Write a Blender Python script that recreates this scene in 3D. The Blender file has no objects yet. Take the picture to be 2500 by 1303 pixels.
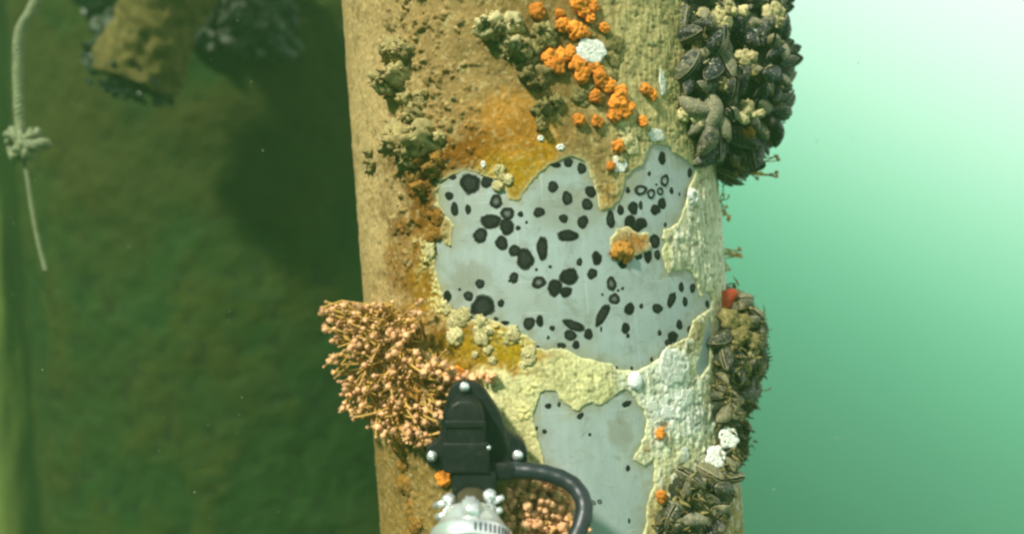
import bpy, bmesh, math, random
import numpy as np
from mathutils import Vector, Matrix, Quaternion
from mathutils import noise as mnoise

rnd = random.Random(7)
rs = np.random.RandomState(7)
scene = bpy.context.scene
COL = scene.collection

# ------------------------------------------------------------------ camera
W, H, FPX = 2500.0, 1303.0, 2165.0
ROLL = math.radians(4.2)
CAM = Vector((-0.0505, -1.52, 0.0))
AR = Vector((math.cos(ROLL), 0, -math.sin(ROLL)))      # picture right
AU = Vector((math.sin(ROLL), 0, math.cos(ROLL)))       # picture up
AF = Vector((0, 1, 0))                                 # looking direction
cam_d = bpy.data.cameras.new("camera")
cam_d.sensor_width = 36.0
cam_d.lens = 36.0 * FPX / W
cam_d.clip_start = 0.02
cam_d.clip_end = 500
cam_d.dof.use_dof = True
cam_d.dof.focus_distance = 1.27
cam_d.dof.aperture_fstop = 1.4
cam = bpy.data.objects.new("camera", cam_d)
COL.objects.link(cam)
rot = Matrix((AR, AU, -AF)).transposed().to_4x4()
cam.matrix_world = Matrix.Translation(CAM) @ rot
scene.camera = cam

# ------------------------------------------------------------------ water light
SUN_FROM = Vector((-0.42, -0.56, 0.71)).normalized()
world = bpy.data.worlds.new("World")
scene.world = world
world.use_nodes = True
wt = world.node_tree
wt.nodes.clear()
def wn(t, **k):
    n = wt.nodes.new(t)
    for a, b in k.items():
        setattr(n, a, b)
    return n
w_out = wn("ShaderNodeOutputWorld")
w_bg = wn("ShaderNodeBackground")
w_tc = wn("ShaderNodeTexCoord")
w_dot = wn("ShaderNodeVectorMath", operation='DOT_PRODUCT')
w_dot.inputs[1].default_value = Vector((0.58, 0.05, 0.81)).normalized()
w_map = wn("ShaderNodeMapRange")
w_map.inputs["From Min"].default_value = -0.5
w_map.inputs["From Max"].default_value = 0.9
w_ramp = wn("ShaderNodeValToRGB")
cr = w_ramp.color_ramp
cr.interpolation = 'B_SPLINE'
def setramp(cr, stops):
    while len(cr.elements) > 1:
        cr.elements.remove(cr.elements[-1])
    cr.elements[0].position = stops[0][0]
    cr.elements[0].color = (*stops[0][1], 1)
    for p, c in stops[1:]:
        e = cr.elements.new(p)
        e.color = (*c, 1)
# darkest looking down, pale towards the bright surface
setramp(cr, [(0.0, (0.010, 0.045, 0.018)), (0.2, (0.03, 0.13, 0.06)), (0.34, (0.07, 0.24, 0.14)), (0.44, (0.12, 0.37, 0.225)),
             (0.52, (0.17, 0.56, 0.33)), (0.60, (0.42, 0.88, 0.60)), (0.67, (0.75, 1.08, 0.88)), (0.74, (1.05, 1.18, 1.10)), (1.0, (1.1, 1.2, 1.12))])
w_sky = wn("ShaderNodeTexSky", sky_type='NISHITA', sun_disc=False)
w_sky.sun_elevation = math.asin(SUN_FROM.z)
w_sky.sun_rotation = math.atan2(SUN_FROM.x, SUN_FROM.y)
w_tint = wn("ShaderNodeMix", data_type='RGBA', blend_type='MULTIPLY')
w_tint.inputs[0].default_value = 1.0
w_tint.inputs[7].default_value = (0.07, 0.12, 0.085, 1)      # the sky at 0.1, seen down through green water
w_sep = wn("ShaderNodeSeparateXYZ")
w_win = wn("ShaderNodeMapRange", interpolation_type='SMOOTHSTEP')   # the window of sky overhead
w_win.inputs["From Min"].default_value = 0.62
w_win.inputs["From Max"].default_value = 0.85
w_mix = wn("ShaderNodeMix", data_type='RGBA')
L = wt.links.new
L(w_tc.outputs["Generated"], w_dot.inputs[0])
L(w_dot.outputs["Value"], w_map.inputs["Value"])
L(w_map.outputs[0], w_ramp.inputs[0])
L(w_sky.outputs[0], w_tint.inputs[6])
L(w_tc.outputs["Generated"], w_sep.inputs[0])
L(w_sep.outputs["Z"], w_win.inputs["Value"])
L(w_win.outputs[0], w_mix.inputs[0])
L(w_ramp.outputs[0], w_mix.inputs[6])
L(w_tint.outputs[2], w_mix.inputs[7])
L(w_mix.outputs[2], w_bg.inputs["Color"])
w_bg.inputs["Strength"].default_value = 0.88
L(w_bg.outputs[0], w_out.inputs[0])

sun_d = bpy.data.lights.new("sun", 'SUN')
sun_d.energy = 5.0
sun_d.angle = math.radians(6.0)
sun_d.color = (1.0, 0.95, 0.85)
sun = bpy.data.objects.new("sun", sun_d)
COL.objects.link(sun)
sun.rotation_euler = (-SUN_FROM).to_track_quat('-Z', 'Y').to_euler()
sun.location = (-1, -2, 3)

scene.view_settings.view_transform = 'Standard'
scene.view_settings.look = 'None'
scene.view_settings.exposure = 0.38
scene.view_settings.gamma = 1.0
scene.view_settings.use_curve_mapping = False
scene.render.engine = 'CYCLES'
scene.cycles.use_denoising = True
scene.cycles.filter_width = 2.5
scene.cycles.max_bounces = 6
scene.cycles.volume_bounces = 1
scene.cycles.transparent_max_bounces = 6

# ------------------------------------------------------------------ helpers
R = 0.30                                   # radius of the near pile, whose axis is the world z axis

def P(px, py, D):
    """world point seen at picture position px, py (photograph pixels) at depth D in front of the camera"""
    return CAM + AF * D + AR * ((px - W / 2) / FPX * D) + AU * ((H / 2 - py) / FPX * D)

def surf(px, py, h=0.0):
    """point and normal on the near pile under picture position px, py"""
    d = (P(px, py, 1.0) - CAM)
    a = d.x * d.x + d.y * d.y
    b = 2 * (CAM.x * d.x + CAM.y * d.y)
    c = CAM.x ** 2 + CAM.y ** 2 - (R + h) ** 2
    disc = max(b * b - 4 * a * c, 0.0)
    t = (-b - math.sqrt(disc)) / (2 * a)
    p = CAM + d * t
    n = Vector((p.x, p.y, 0)).normalized()
    return p, n

def project(X, Y, Z):
    dx, dy, dz = X - CAM.x, Y - CAM.y, Z - CAM.z
    D = dy
    u = dx * AR.x + dz * AR.z
    v = dx * AU.x + dz * AU.z
    return W / 2 + FPX * u / D, H / 2 - FPX * v / D, D

def s2l(c):
    return tuple(((v / 255.0) / 12.92 if v / 255.0 <= 0.04045 else ((v / 255.0 + 0.055) / 1.055) ** 2.4) for v in c)

# value noise on numpy arrays
def _hash(ix, iy, seed):
    h = (ix.astype(np.int64) * 374761393 + iy.astype(np.int64) * 668265263 + seed * 1442695041) & 0xFFFFFFFF
    h = ((h ^ (h >> 13)) * 1274126177) & 0xFFFFFFFF
    h = h ^ (h >> 16)
    return (h & 0xFFFFFF) / float(0xFFFFFF)
def vnoise(x, y, seed=0):
    ix, iy = np.floor(x), np.floor(y)
    fx, fy = x - ix, y - iy
    fx = fx * fx * (3 - 2 * fx); fy = fy * fy * (3 - 2 * fy)
    a = _hash(ix, iy, seed); b = _hash(ix + 1, iy, seed); c = _hash(ix, iy + 1, seed); d = _hash(ix + 1, iy + 1, seed)
    return (a * (1 - fx) + b * fx) * (1 - fy) + (c * (1 - fx) + d * fx) * fy
def fbm(x, y, seed=0, octs=4):
    s = 0; a = 0.5; tot = 0
    for k in range(octs):
        s = s + a * vnoise(x * 2 ** k + 17.3 * k, y * 2 ** k - 9.1 * k, seed + k); tot += a; a *= 0.55
    return s / tot
def worley(x, y, seed=0):
    ix, iy = np.floor(x), np.floor(y)
    best = np.full(x.shape, 9.0)
    for ox in (-1, 0, 1):
        for oy in (-1, 0, 1):
            cx = ix + ox + _hash(ix + ox, iy + oy, seed); cy = iy + oy + _hash(ix + ox, iy + oy, seed + 5)
            best = np.minimum(best, (cx - x) ** 2 + (cy - y) ** 2)
    return np.sqrt(best)
def sdf(px, py, poly):
    """signed distance to polygon, negative inside; also nearest point"""
    n = len(poly); best = np.full(px.shape, 1e18); nx = np.zeros_like(px); ny = np.zeros_like(py)
    ins = np.zeros(px.shape, bool)
    for i in range(n):
        x0, y0 = poly[i]; x1, y1 = poly[(i + 1) % n]
        ex, ey = x1 - x0, y1 - y0
        t = np.clip(((px - x0) * ex + (py - y0) * ey) / (ex * ex + ey * ey + 1e-9), 0, 1)
        qx, qy = x0 + t * ex, y0 + t * ey
        d = (px - qx) ** 2 + (py - qy) ** 2
        m = d < best
        best = np.where(m, d, best); nx = np.where(m, qx, nx); ny = np.where(m, qy, ny)
        c = ((y0 > py) != (y1 > py))
        with np.errstate(divide='ignore', invalid='ignore'):
            xi = ex * (py - y0) / (ey if abs(ey) > 1e-9 else 1e-9) + x0
        ins ^= c & (px < xi)
    d = np.sqrt(best)
    return np.where(ins, -d, d), nx, ny
def rough_poly(poly, step=9.0, amp=4.0, seed=1):
    """add small flake-like irregularity to a traced outline"""
    out = []
    r = random.Random(seed)
    n = len(poly)
    for i in range(n):
        a, b = Vector(poly[i]), Vector(poly[(i + 1) % n])
        k = max(1, int((b - a).length / step))
        for j in range(k):
            p = a.lerp(b, j / k)
            out.append((p.x + r.uniform(-amp, amp), p.y + r.uniform(-amp, amp)))
    return out

def mesh_obj(name, verts, faces, mat=None, parent=None, smooth=True, cols=None):
    me = bpy.data.meshes.new(name)
    if isinstance(verts, np.ndarray) and isinstance(faces, np.ndarray):
        nv, nf, k = len(verts), len(faces), faces.shape[1]
        me.vertices.add(nv); me.vertices.foreach_set("co", verts.astype(np.float32).ravel())
        me.loops.add(nf * k); me.loops.foreach_set("vertex_index", faces.astype(np.int32).ravel())
        me.polygons.add(nf)
        me.polygons.foreach_set("loop_start", np.arange(0, nf * k, k, dtype=np.int32))
        me.update(calc_edges=True); me.validate()
    else:
        me.from_pydata([tuple(v) for v in verts], [], [tuple(f) for f in faces])
    if smooth:
        me.polygons.foreach_set("use_smooth", [True] * len(me.polygons))
    if cols is not None:
        at = me.color_attributes.new("Col", 'FLOAT_COLOR', 'POINT')
        c4 = np.ones((len(me.vertices), 4), np.float32); c4[:, :3] = np.asarray(cols, np.float32)
        at.data.foreach_set("color", c4.ravel())
    if mat:
        me.materials.append(mat)
    o = bpy.data.objects.new(name, me)
    COL.objects.link(o)
    if parent:
        o.parent = parent
    return o
def link_copy(name, me, parent=None, mw=None):
    o = bpy.data.objects.new(name, me); COL.objects.link(o)
    if parent: o.parent = parent
    if mw is not None: o.matrix_local = mw
    return o
def empty(name, loc=(0, 0, 0)):
    o = bpy.data.objects.new(name, None); COL.objects.link(o); o.location = loc; o.empty_display_size = 0.02
    return o
def tag(o, label=None, cat=None, group=None, kind=None):
    if label: o["label"] = label
    if cat: o["category"] = cat
    if group: o["group"] = group
    if kind: o["kind"] = kind
    return o
def bm_obj(name, bm, mat, parent=None, smooth=True):
    me = bpy.data.meshes.new(name); bm.to_mesh(me); bm.free()
    if smooth: me.polygons.foreach_set("use_smooth", [True] * len(me.polygons))
    me.materials.append(mat)
    o = bpy.data.objects.new(name, me); COL.objects.link(o)
    if parent: o.parent = parent
    return o

# ------------------------------------------------------------------ materials
def mat_new(name):
    m = bpy.data.materials.new(name); m.use_nodes = True
    nt = m.node_tree
    return m, nt, nt.nodes["Principled BSDF"]
def N(nt, t, **k):
    n = nt.nodes.new(t)
    for a, b in k.items(): setattr(n, a, b)
    return n
def mixc(nt, fac, a, b, mode='MIX'):
    n = N(nt, "ShaderNodeMix", data_type='RGBA', blend_type=mode)
    for sock, v in ((n.inputs[0], fac), (n.inputs[6], a), (n.inputs[7], b)):
        if isinstance(v, bpy.types.NodeSocket): nt.links.new(v, sock)
        elif isinstance(v, (int, float)): sock.default_value = v
        else: sock.default_value = (*v, 1) if len(v) == 3 else v
    return n.outputs[2]
def noise_tex(nt, scale, detail=4, rough=0.6, coord='Object', stretch=None, dist=0.0):
    tc = N(nt, "ShaderNodeTexCoord"); n = N(nt, "ShaderNodeTexNoise")
    n.inputs["Scale"].default_value = scale; n.inputs["Detail"].default_value = detail
    n.inputs["Roughness"].default_value = rough; n.inputs["Distortion"].default_value = dist
    if stretch:
        mp = N(nt, "ShaderNodeMapping"); mp.inputs["Scale"].default_value = stretch
        nt.links.new(tc.outputs[coord], mp.inputs[0]); nt.links.new(mp.outputs[0], n.inputs["Vector"])
    else:
        nt.links.new(tc.outputs[coord], n.inputs["Vector"])
    return n.outputs["Fac"]
def ramp(nt, fac, stops):
    r = N(nt, "ShaderNodeValToRGB"); setramp(r.color_ramp, stops); nt.links.new(fac, r.inputs[0]); return r.outputs[0]
def bump(nt, b, h, strength, dist):
    n = N(nt, "ShaderNodeBump"); n.inputs["Strength"].default_value = strength; n.inputs["Distance"].default_value = dist
    nt.links.new(h, n.inputs["Height"]); nt.links.new(n.outputs[0], b.inputs["Normal"])
def simple(name, col, rough=0.6, metal=0.0, vary=0.35, scale=120, bump_d=0.0008, sss=0.0, attr=False, rand=0.0):
    m, nt, b = mat_new(name)
    f = noise_tex(nt, scale)
    if attr:
        a = N(nt, "ShaderNodeAttribute", attribute_name="Col"); src = a.outputs["Color"]
    else:
        src = mixc(nt, 0.0, col, col)
    k = ramp(nt, f, [(0.25, (1 - vary,) * 3), (0.75, (1 + vary * 0.6,) * 3)])
    c = mixc(nt, 1.0, src, k, 'MULTIPLY')
    if rand:
        oi = N(nt, "ShaderNodeObjectInfo")
        k2 = ramp(nt, oi.outputs["Random"], [(0, (1 - rand,) * 3), (1, (1 + rand * 0.6,) * 3)])
        c = mixc(nt, 1.0, c, k2, 'MULTIPLY')
    nt.links.new(c, b.inputs["Base Color"])
    b.inputs["Roughness"].default_value = rough; b.inputs["Metallic"].default_value = metal
    if not metal: b.inputs["Specular IOR Level"].default_value = 0.5 if rough < 0.5 else 0.08
    if sss:
        b.inputs["Subsurface Weight"].default_value = sss; b.inputs["Subsurface Radius"].default_value = (0.006, 0.003, 0.001)
        b.inputs["Subsurface Scale"].default_value = 1.0
    if bump_d: bump(nt, b, noise_tex(nt, scale * 2.5), 0.7, bump_d)
    return m

M = {}
M['crust'] = simple('fouling', (1, 1, 1), 0.85, vary=0.30, scale=240, bump_d=0.0012, attr=True)
M['growth'] = simple('silty_growth', (1, 1, 1), 0.85, vary=0.35, scale=60, bump_d=0.001, attr=True)
M['tuft'] = simple('silty_tuft', (1, 1, 1), 0.9, vary=0.35, scale=9, bump_d=0.0, attr=True)
M['scar'] = simple('scar', (1, 1, 1), 0.75, vary=0.5, scale=420, bump_d=0.0005, attr=True)
M['orange'] = simple('orange_sponge', (0.78, 0.27, 0.035), 0.7, vary=0.5, scale=1.6, bump_d=0.0, sss=0.0, rand=0.4)
M['red'] = simple('red_sponge', (0.45, 0.07, 0.03), 0.6, vary=0.3, scale=3, bump_d=0.0)
M['white'] = simple('white_shell', (0.78, 0.79, 0.70), 0.6, vary=0.55, scale=4.5, bump_d=0.0)
M['pale'] = simple('pale_shell', (0.72, 0.74, 0.62), 0.7, vary=0.6, scale=5.0, bump_d=0.0)
M['stalk'] = simple('hydroid_stalk', (0.58, 0.36, 0.09), 0.6, vary=0.3, scale=120, rand=0.35)
M['polyp'] = simple('hydroid_head', (0.84, 0.47, 0.24), 0.55, vary=0.3, scale=1.5, rand=0.45, bump_d=0.0)
M['black'] = simple('black_plastic', (0.007, 0.011, 0.010), 0.42, vary=0.3, scale=60, bump_d=0.0002)
def scuffed(name, col, rough):
    m, nt, b = mat_new(name)
    f = noise_tex(nt, 38, 6, 0.7, dist=1.0); g = noise_tex(nt, 120, 3, 0.6, stretch=(1, 0.06, 1)); h = noise_tex(nt, 9, 4, 0.6)
    c = mixc(nt, ramp(nt, f, [(0.52, (0, 0, 0)), (0.72, (0.5, 0.5, 0.5))]), col, (0.025, 0.028, 0.02))
    c = mixc(nt, ramp(nt, g, [(0.66, (0, 0, 0)), (0.70, (0.4, 0.4, 0.4))]), c, (0.06, 0.066, 0.06))
    c = mixc(nt, ramp(nt, h, [(0.5, (0, 0, 0)), (0.75, (0.35, 0.35, 0.35))]), c, (0.025, 0.023, 0.014))
    nt.links.new(c, b.inputs["Base Color"]); nt.links.new(ramp(nt, f, [(0.3, (rough,) * 3), (0.7, (rough + 0.35,) * 3)]), b.inputs["Roughness"])
    b.inputs["Specular IOR Level"].default_value = 0.3
    bump(nt, b, f, 0.3, 0.0006)
    return m
M['black'] = scuffed('black_plastic', (0.007, 0.011, 0.010), 0.35)
M['cable'] = simple('cable_rubber', (0.016, 0.022, 0.026), 0.4, vary=0.3, scale=80, bump_d=0.0002)
M['chrome'] = simple('stainless', (0.93, 0.94, 0.93), 0.30, metal=0.7, vary=0.12, scale=50, bump_d=0.0)
M['tube'] = simple('bronze_tube', (0.075, 0.062, 0.035), 0.5, vary=0.3, scale=60, bump_d=0.0003)
M['rope'] = simple('rope', (0.24, 0.27, 0.15), 0.9, vary=0.35, scale=80, bump_d=0.003)
M['snow'] = simple('marine_snow', (0.35, 0.4, 0.28), 0.9, vary=0.1, bump_d=0)

def make_steel():
    m, nt, b = mat_new('bare_steel')
    a = N(nt, "ShaderNodeAttribute", attribute_name="Col")
    f1 = noise_tex(nt, 14, 5, 0.6)
    f2 = noise_tex(nt, 60, 5, 0.7, stretch=(1, 1, 0.25))
    k1 = ramp(nt, f1, [(0.3, (0.9, 0.93, 0.92)), (0.7, (1.06, 1.05, 1.05))])
    k2 = ramp(nt, f2, [(0.35, (0.92, 0.92, 0.92)), (0.6, (1.04, 1.04, 1.04))])
    c = mixc(nt, 1.0, a.outputs["Color"], k1, 'MULTIPLY')
    c = mixc(nt, 1.0, c, k2, 'MULTIPLY')
    f3 = noise_tex(nt, 330, 3, 0.6)
    dots = ramp(nt, f3, [(0.66, (1, 1, 1)), (0.72, (0.45, 0.47, 0.45))])
    c = mixc(nt, 0.7, c, dots, 'MULTIPLY')
    for st_, thr in (((1, 1, 0.02), 0.69), ((0.05, 0.05, 1), 0.70), ((0.6, 0.6, 0.08), 0.72)):      # scrape marks
        fs_ = noise_tex(nt, 170, 2, 0.5, stretch=st_)
        c = mixc(nt, ramp(nt, fs_, [(thr, (0, 0, 0)), (thr + 0.02, (0.35, 0.35, 0.35))]), c, (0.55, 0.6, 0.58))
    f7 = noise_tex(nt, 24, 6, 0.75, dist=1.2)
    c = mixc(nt, ramp(nt, f7, [(0.54, (0, 0, 0)), (0.68, (0.6, 0.6, 0.6))]), c, (0.20, 0.20, 0.15))
    f8 = noise_tex(nt, 9, 4, 0.6)
    c = mixc(nt, ramp(nt, f8, [(0.62, (0, 0, 0)), (0.75, (0.3, 0.3, 0.3))]), c, (0.34, 0.27, 0.14))
    nt.links.new(c, b.inputs["Base Color"])
    b.inputs["Roughness"].default_value = 0.5; b.inputs["Metallic"].default_value = 0.15
    bump(nt, b, f2, 0.25, 0.0006)
    return m
M['steel'] = make_steel()

def make_mussel(name, dark, silt, amount):
    m, nt, b = mat_new(name)
    tc = N(nt, "ShaderNodeTexCoord"); sp = N(nt, "ShaderNodeSeparateXYZ")
    nt.links.new(tc.outputs["Generated"], sp.inputs[0])
    wv = N(nt, "ShaderNodeTexWave", wave_type='BANDS', bands_direction='X')
    wv.inputs["Scale"].default_value = 2.6; wv.inputs["Distortion"].default_value = 2.0; wv.inputs["Detail"].default_value = 3
    nt.links.new(tc.outputs["Generated"], wv.inputs["Vector"])
    oi = N(nt, "ShaderNodeObjectInfo")
    base = mixc(nt, wv.outputs["Fac"], dark, tuple(v * 2.2 + 0.004 for v in dark))
    f = noise_tex(nt, 4.5, 6, 0.7, coord='Object', dist=0.6)
    ad = N(nt, "ShaderNodeMath", operation='MULTIPLY_ADD'); ad.inputs[1].default_value = 0.45; ad.inputs[2].default_value = amount - 0.22
    nt.links.new(oi.outputs["Random"], ad.inputs[0])
    a2 = N(nt, "ShaderNodeMath", operation='ADD'); nt.links.new(ad.outputs[0], a2.inputs[0]); nt.links.new(f, a2.inputs[1])
    k = ramp(nt, a2.outputs[0], [(0.60, (0, 0, 0)), (0.82, (0.75, 0.75, 0.75))])
    c = mixc(nt, k, base, silt)
    f9 = noise_tex(nt, 16, 3, 0.6)
    c = mixc(nt, ramp(nt, f9, [(0.58, (0, 0, 0)), (0.68, (0.8, 0.8, 0.8))]), c, tuple(min(0.6, v * 1.7 + 0.02) for v in silt))
    so = N(nt, "ShaderNodeSeparateXYZ"); nt.links.new(tc.outputs["Object"], so.inputs[0])
    ab = N(nt, "ShaderNodeMath", operation='ABSOLUTE'); nt.links.new(so.outputs["Z"], ab.inputs[0])
    c = mixc(nt, ramp(nt, ab.outputs[0], [(0.045, (0.75, 0.75, 0.75)), (0.075, (0, 0, 0))]), c, (0.30, 0.28, 0.17))
    nt.links.new(c, b.inputs["Base Color"])
    rr = ramp(nt, k, [(0, (0.24,) * 3), (1, (0.85,) * 3)])
    nt.links.new(rr, b.inputs["Roughness"])
    b.inputs["Specular IOR Level"].default_value = 0.35
    bump(nt, b, f9, 0.35, 0.02)
    return m
M['mussel'] = make_mussel('mussel_shell', (0.008, 0.012, 0.011), (0.30, 0.27, 0.16), 0.13)
M['mussel_silt'] = make_mussel('silted_mussel_shell', (0.022, 0.024, 0.014), (0.26, 0.235, 0.12), 0.15)
M['mussel_far'] = make_mussel('far_mussel_shell', (0.012, 0.022, 0.016), (0.07, 0.085, 0.05), 0.14)
M['mat'] = simple('byssus_mat', (0.045, 0.05, 0.03), 0.95, vary=0.6, scale=60, bump_d=0.006)

# ------------------------------------------------------------------ the near pile
def z3(pts): return [(1000 + x / 2.171, 340 + y / 2.171) for x, y in pts]
MAIN = z3([(150,290),(160,235),(205,200),(250,182),(268,165),(320,168),(400,195),(450,208),(488,235),(508,275),(527,318),(576,325),(610,270),(670,200),(740,140),(800,110),(860,98),(915,108),(945,150),(957,200),(978,240),(990,290),(1000,340),(1015,385),(1060,370),(1090,345),(1120,310),(1138,250),(1145,205),(1180,170),(1232,140),(1255,75),(1275,35),(1330,30),(1370,40),(1395,75),(1440,100),(1510,150),(1505,185),(1490,235),(1472,275),(1460,330),(1445,395),(1420,440),(1385,465),(1345,480),(1338,520),(1352,555),(1335,580),(1345,640),(1365,712),(1400,700),(1470,690),(1500,715),(1515,755),(1540,840),(1578,802),(1600,850),(1590,890),(1560,915),(1500,965),(1475,1045),(1410,1080),(1375,1090),(1340,1145),(1270,1195),(1200,1225),(1100,1220),(1080,1190),(1000,1175),(920,1160),(850,1120),(800,1105),(720,1115),(672,1105),(668,1070),(620,1040),(560,1010),(490,980),(430,950),(380,960),(300,940),(240,915),(200,880),(180,840),(165,780),(150,730),(135,690),(135,640),(145,612),(112,603),(105,560),(130,532),(172,530),(195,558),(218,565),(225,500),(235,460),(215,430),(180,390),(158,340)])
ISLE = z3([(1060,520),(1100,472),(1160,465),(1200,492),(1262,498),(1282,560),(1260,592),(1200,612),(1130,648),(1080,620),(1055,570)])
LOW = [(1320,960),(1334,954),(1352,953),(1360,959),(1365,974),(1380,983),(1399,999),(1411,1002),(1424,990),(1445,983),(1461,990),(1479,980),(1493,972),(1510,958),(1525,948),(1539,961),(1558,986),(1571,1002),(1579,1032),(1573,1059),(1561,1091),(1544,1121),(1558,1129),(1571,1138),(1585,1131),(1593,1118),(1598,1140),(1594,1188),(1582,1220),(1579,1242),(1577,1269),(1569,1303),(1560,1360),(1420,1380),(1390,1290),(1350,1200),(1328,1123),(1322,1101),(1314,1073),(1306,1042),(1303,1002)]
SLIV = [(1728,768),(1735,800),(1730,890),(1706,922),(1697,900),(1708,860),(1718,810)]
MAINR = rough_poly(MAIN, 8, 2.0, 3); LOWR = rough_poly(LOW, 8, 2.0, 4); ISLER = rough_poly(ISLE, 8, 3.0, 5)

def axis_samples(fine0, fine1, step, lo, hi, coarse):
    a = list(np.arange(lo, fine0, coarse)) + list(np.arange(fine0, fine1, step)) + list(np.arange(fine1, hi + coarse, coarse))
    return np.array(a)
TH = axis_samples(math.radians(-98), math.radians(98), 0.0017 / R, math.radians(-180), math.radians(180), 0.012 / R)
TH = TH[TH <= math.radians(180)]
ZZ = axis_samples(-0.48, 0.48, 0.0017, -1.3, 1.3, 0.012)
T, Z = np.meshgrid(TH, ZZ)
S = R * T
Tc = np.clip(T, math.radians(-77.5), math.radians(77.5))
PX, PY, _ = project(R * np.sin(Tc), -R * np.cos(Tc), Z)
dm, mx, my = sdf(PX, PY, MAINR)
di, ix_, iy_ = sdf(PX, PY, ISLER)
dl, lx, ly = sdf(PX, PY, LOWR)
dv, vx, vy = sdf(PX, PY, SLIV)
dh = np.maximum(dm, -di)                      # main hole minus the island of growth left inside it
hx = np.where(dm > -di, mx, ix_); hy = np.where(dm > -di, my, iy_)
d = dh; cx_, cy_ = hx, hy
m = dl < d; d = np.where(m, dl, d); cx_ = np.where(m, lx, cx_); cy_ = np.where(m, ly, cy_)
m = dv < d; d = np.where(m, dv, d); cx_ = np.where(m, vx, cx_); cy_ = np.where(m, vy, cy_)
# d: picture-pixel distance to bare steel, negative on the steel

# --- colour zones of the growth (own colours, with the lit left strip painted in)
wx = PX + (fbm(S * 28, Z * 28, 11) - 0.5) * 150 + (fbm(S * 110, Z * 110, 12) - 0.5) * 50
wy = PY + (fbm(S * 28, Z * 28, 13) - 0.5) * 150 + (fbm(S * 110, Z * 110, 14) - 0.5) * 50
n1 = fbm(S * 60, Z * 60, 21); n2 = fbm(S * 220, Z * 220, 22); n3 = fbm(S * 320, Z * 45, 23, 3)
wl = worley(S * 210 + 1.5 * n1, Z * 190, 31)
def L3(c): return np.array(s2l(c))
C = np.empty(T.shape + (3,)); C[:] = L3((170, 146, 96))
HT = 0.0032 + 0.0016 * (n1 - 0.5) * 2 + 0.0006 * (n2 - 0.5) * 2
def zone(x, y, rx, ry, col, w=1.0, sharp=2.0, h=0.0):
    global C, HT
    k = np.exp(-(((wx - x) / rx) ** 2 + ((wy - y) / ry) ** 2) ** sharp) * w
    C = C * (1 - k[..., None]) + L3(col) * k[..., None]
    HT = HT + h * k
def rzone(x0, x1, y0, y1, col, w=1.0, soft=25.0, h=0.0):
    global C, HT
    sg = lambda t: 1 / (1 + np.exp(-np.clip(t / soft, -30, 30)))
    k = sg(wx - x0) * sg(x1 - wx) * sg(wy - y0) * sg(y1 - wy) * w
    C = C * (1 - k[..., None]) + L3(col) * k[..., None]
    HT = HT + h * k
def gold(x, y, rx, ry, col, w=1.0, h=0.0):
    global C, HT
    gx = PX + (wx - PX) * 0.35; gy = PY + (wy - PY) * 0.35
    k = np.exp(-(((gx - x) / rx) ** 2 + ((gy - y) / ry) ** 2) ** 3) * w
    C = C * (1 - k[..., None]) + L3(col) * k[..., None] * (0.82 + 0.36 * n1[..., None])
    HT = HT * (1 - 0.5 * k) + h * k
rzone(700, 960, -400, 1700, (186, 160, 108), 0.8)  # tan silt, with light from the left painted in as a paler strip
rzone(960, 1330, -400, 330, (150, 124, 74), 0.8)
rzone(1300, 1520, -400, 430, (140, 112, 58), 0.85)
rzone(1480, 1900, -400, 460, (186, 172, 116), 0.95)
zone(1300, 150, 140, 160, (112, 92, 48), 0.6)
zone(1250, 300, 100, 80, (182, 134, 62), 0.8)
zone(1170, 400, 160, 75, (134, 88, 14), 1.0, 3.0)
zone(1285, 410, 65, 85, (176, 128, 18), 1.0, 3.0)
zone(1025, 480, 85, 130, (112, 78, 30), 1.0)
zone(1035, 660, 90, 160, (136, 94, 26), 1.0)
zone(980, 640, 45, 100, (150, 118, 68), 0.5)
rzone(1600, 1900, 430, 760, (212, 210, 176), 1.0)
zone(1485, 470, 45, 60, (166, 128, 62), 0.8)
rzone(1120, 1620, 850, 1040, (222, 216, 158), 1.0, 18)
rzone(1210, 1330, 940, 1150, (214, 206, 148), 1.0, 18)
zone(1180, 850, 135, 62, (158, 110, 16), 1.0, 3.0)
zone(1100, 850, 50, 40, (90, 62, 26), 0.7)
rzone(1545, 1745, 850, 1170, (216, 218, 184), 1.0, 15)
zone(1625, 925, 70, 95, (236, 240, 218), 1.0)
zone(1650, 1000, 75, 50, (238, 236, 222), 1.0)
zone(1610, 1060, 30, 25, (186, 130, 50), 0.8)
rzone(1580, 1720, 1120, 1500, (196, 184, 124), 0.9)
rzone(850, 1110, 1040, 1700, (138, 112, 56), 0.9)
gold(1190, 852, 120, 46, (154, 122, 14)); gold(1260, 845, 60, 40, (162, 132, 16))
gold(1160, 392, 105, 52, (140, 94, 14)); gold(1250, 420, 75, 65, (160, 124, 14)); gold(1255, 310, 75, 70, (178, 128, 50), 0.8)
gold(1040, 690, 45, 75, (146, 108, 26)); gold(1045, 500, 40, 60, (120, 82, 22), 0.8)
zone(1530, 600, 45, 45, (180, 118, 44), 0.9)
zone(1590, 590, 22, 30, (205, 205, 150), 1.0)
blot = np.clip((fbm(S * 16, Z * 16, 95) - 0.45) * 4, 0, 1) * np.clip((1500 - PX) / 200, 0, 1) * 0.45
C = C * (1 - blot[..., None]) + (C * np.array([0.62, 0.58, 0.5])) * blot[..., None]
fine_ = fbm(S * 420, Z * 420, 97, 2)
C = C * (0.80 + 0.40 * fine_[..., None])
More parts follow.
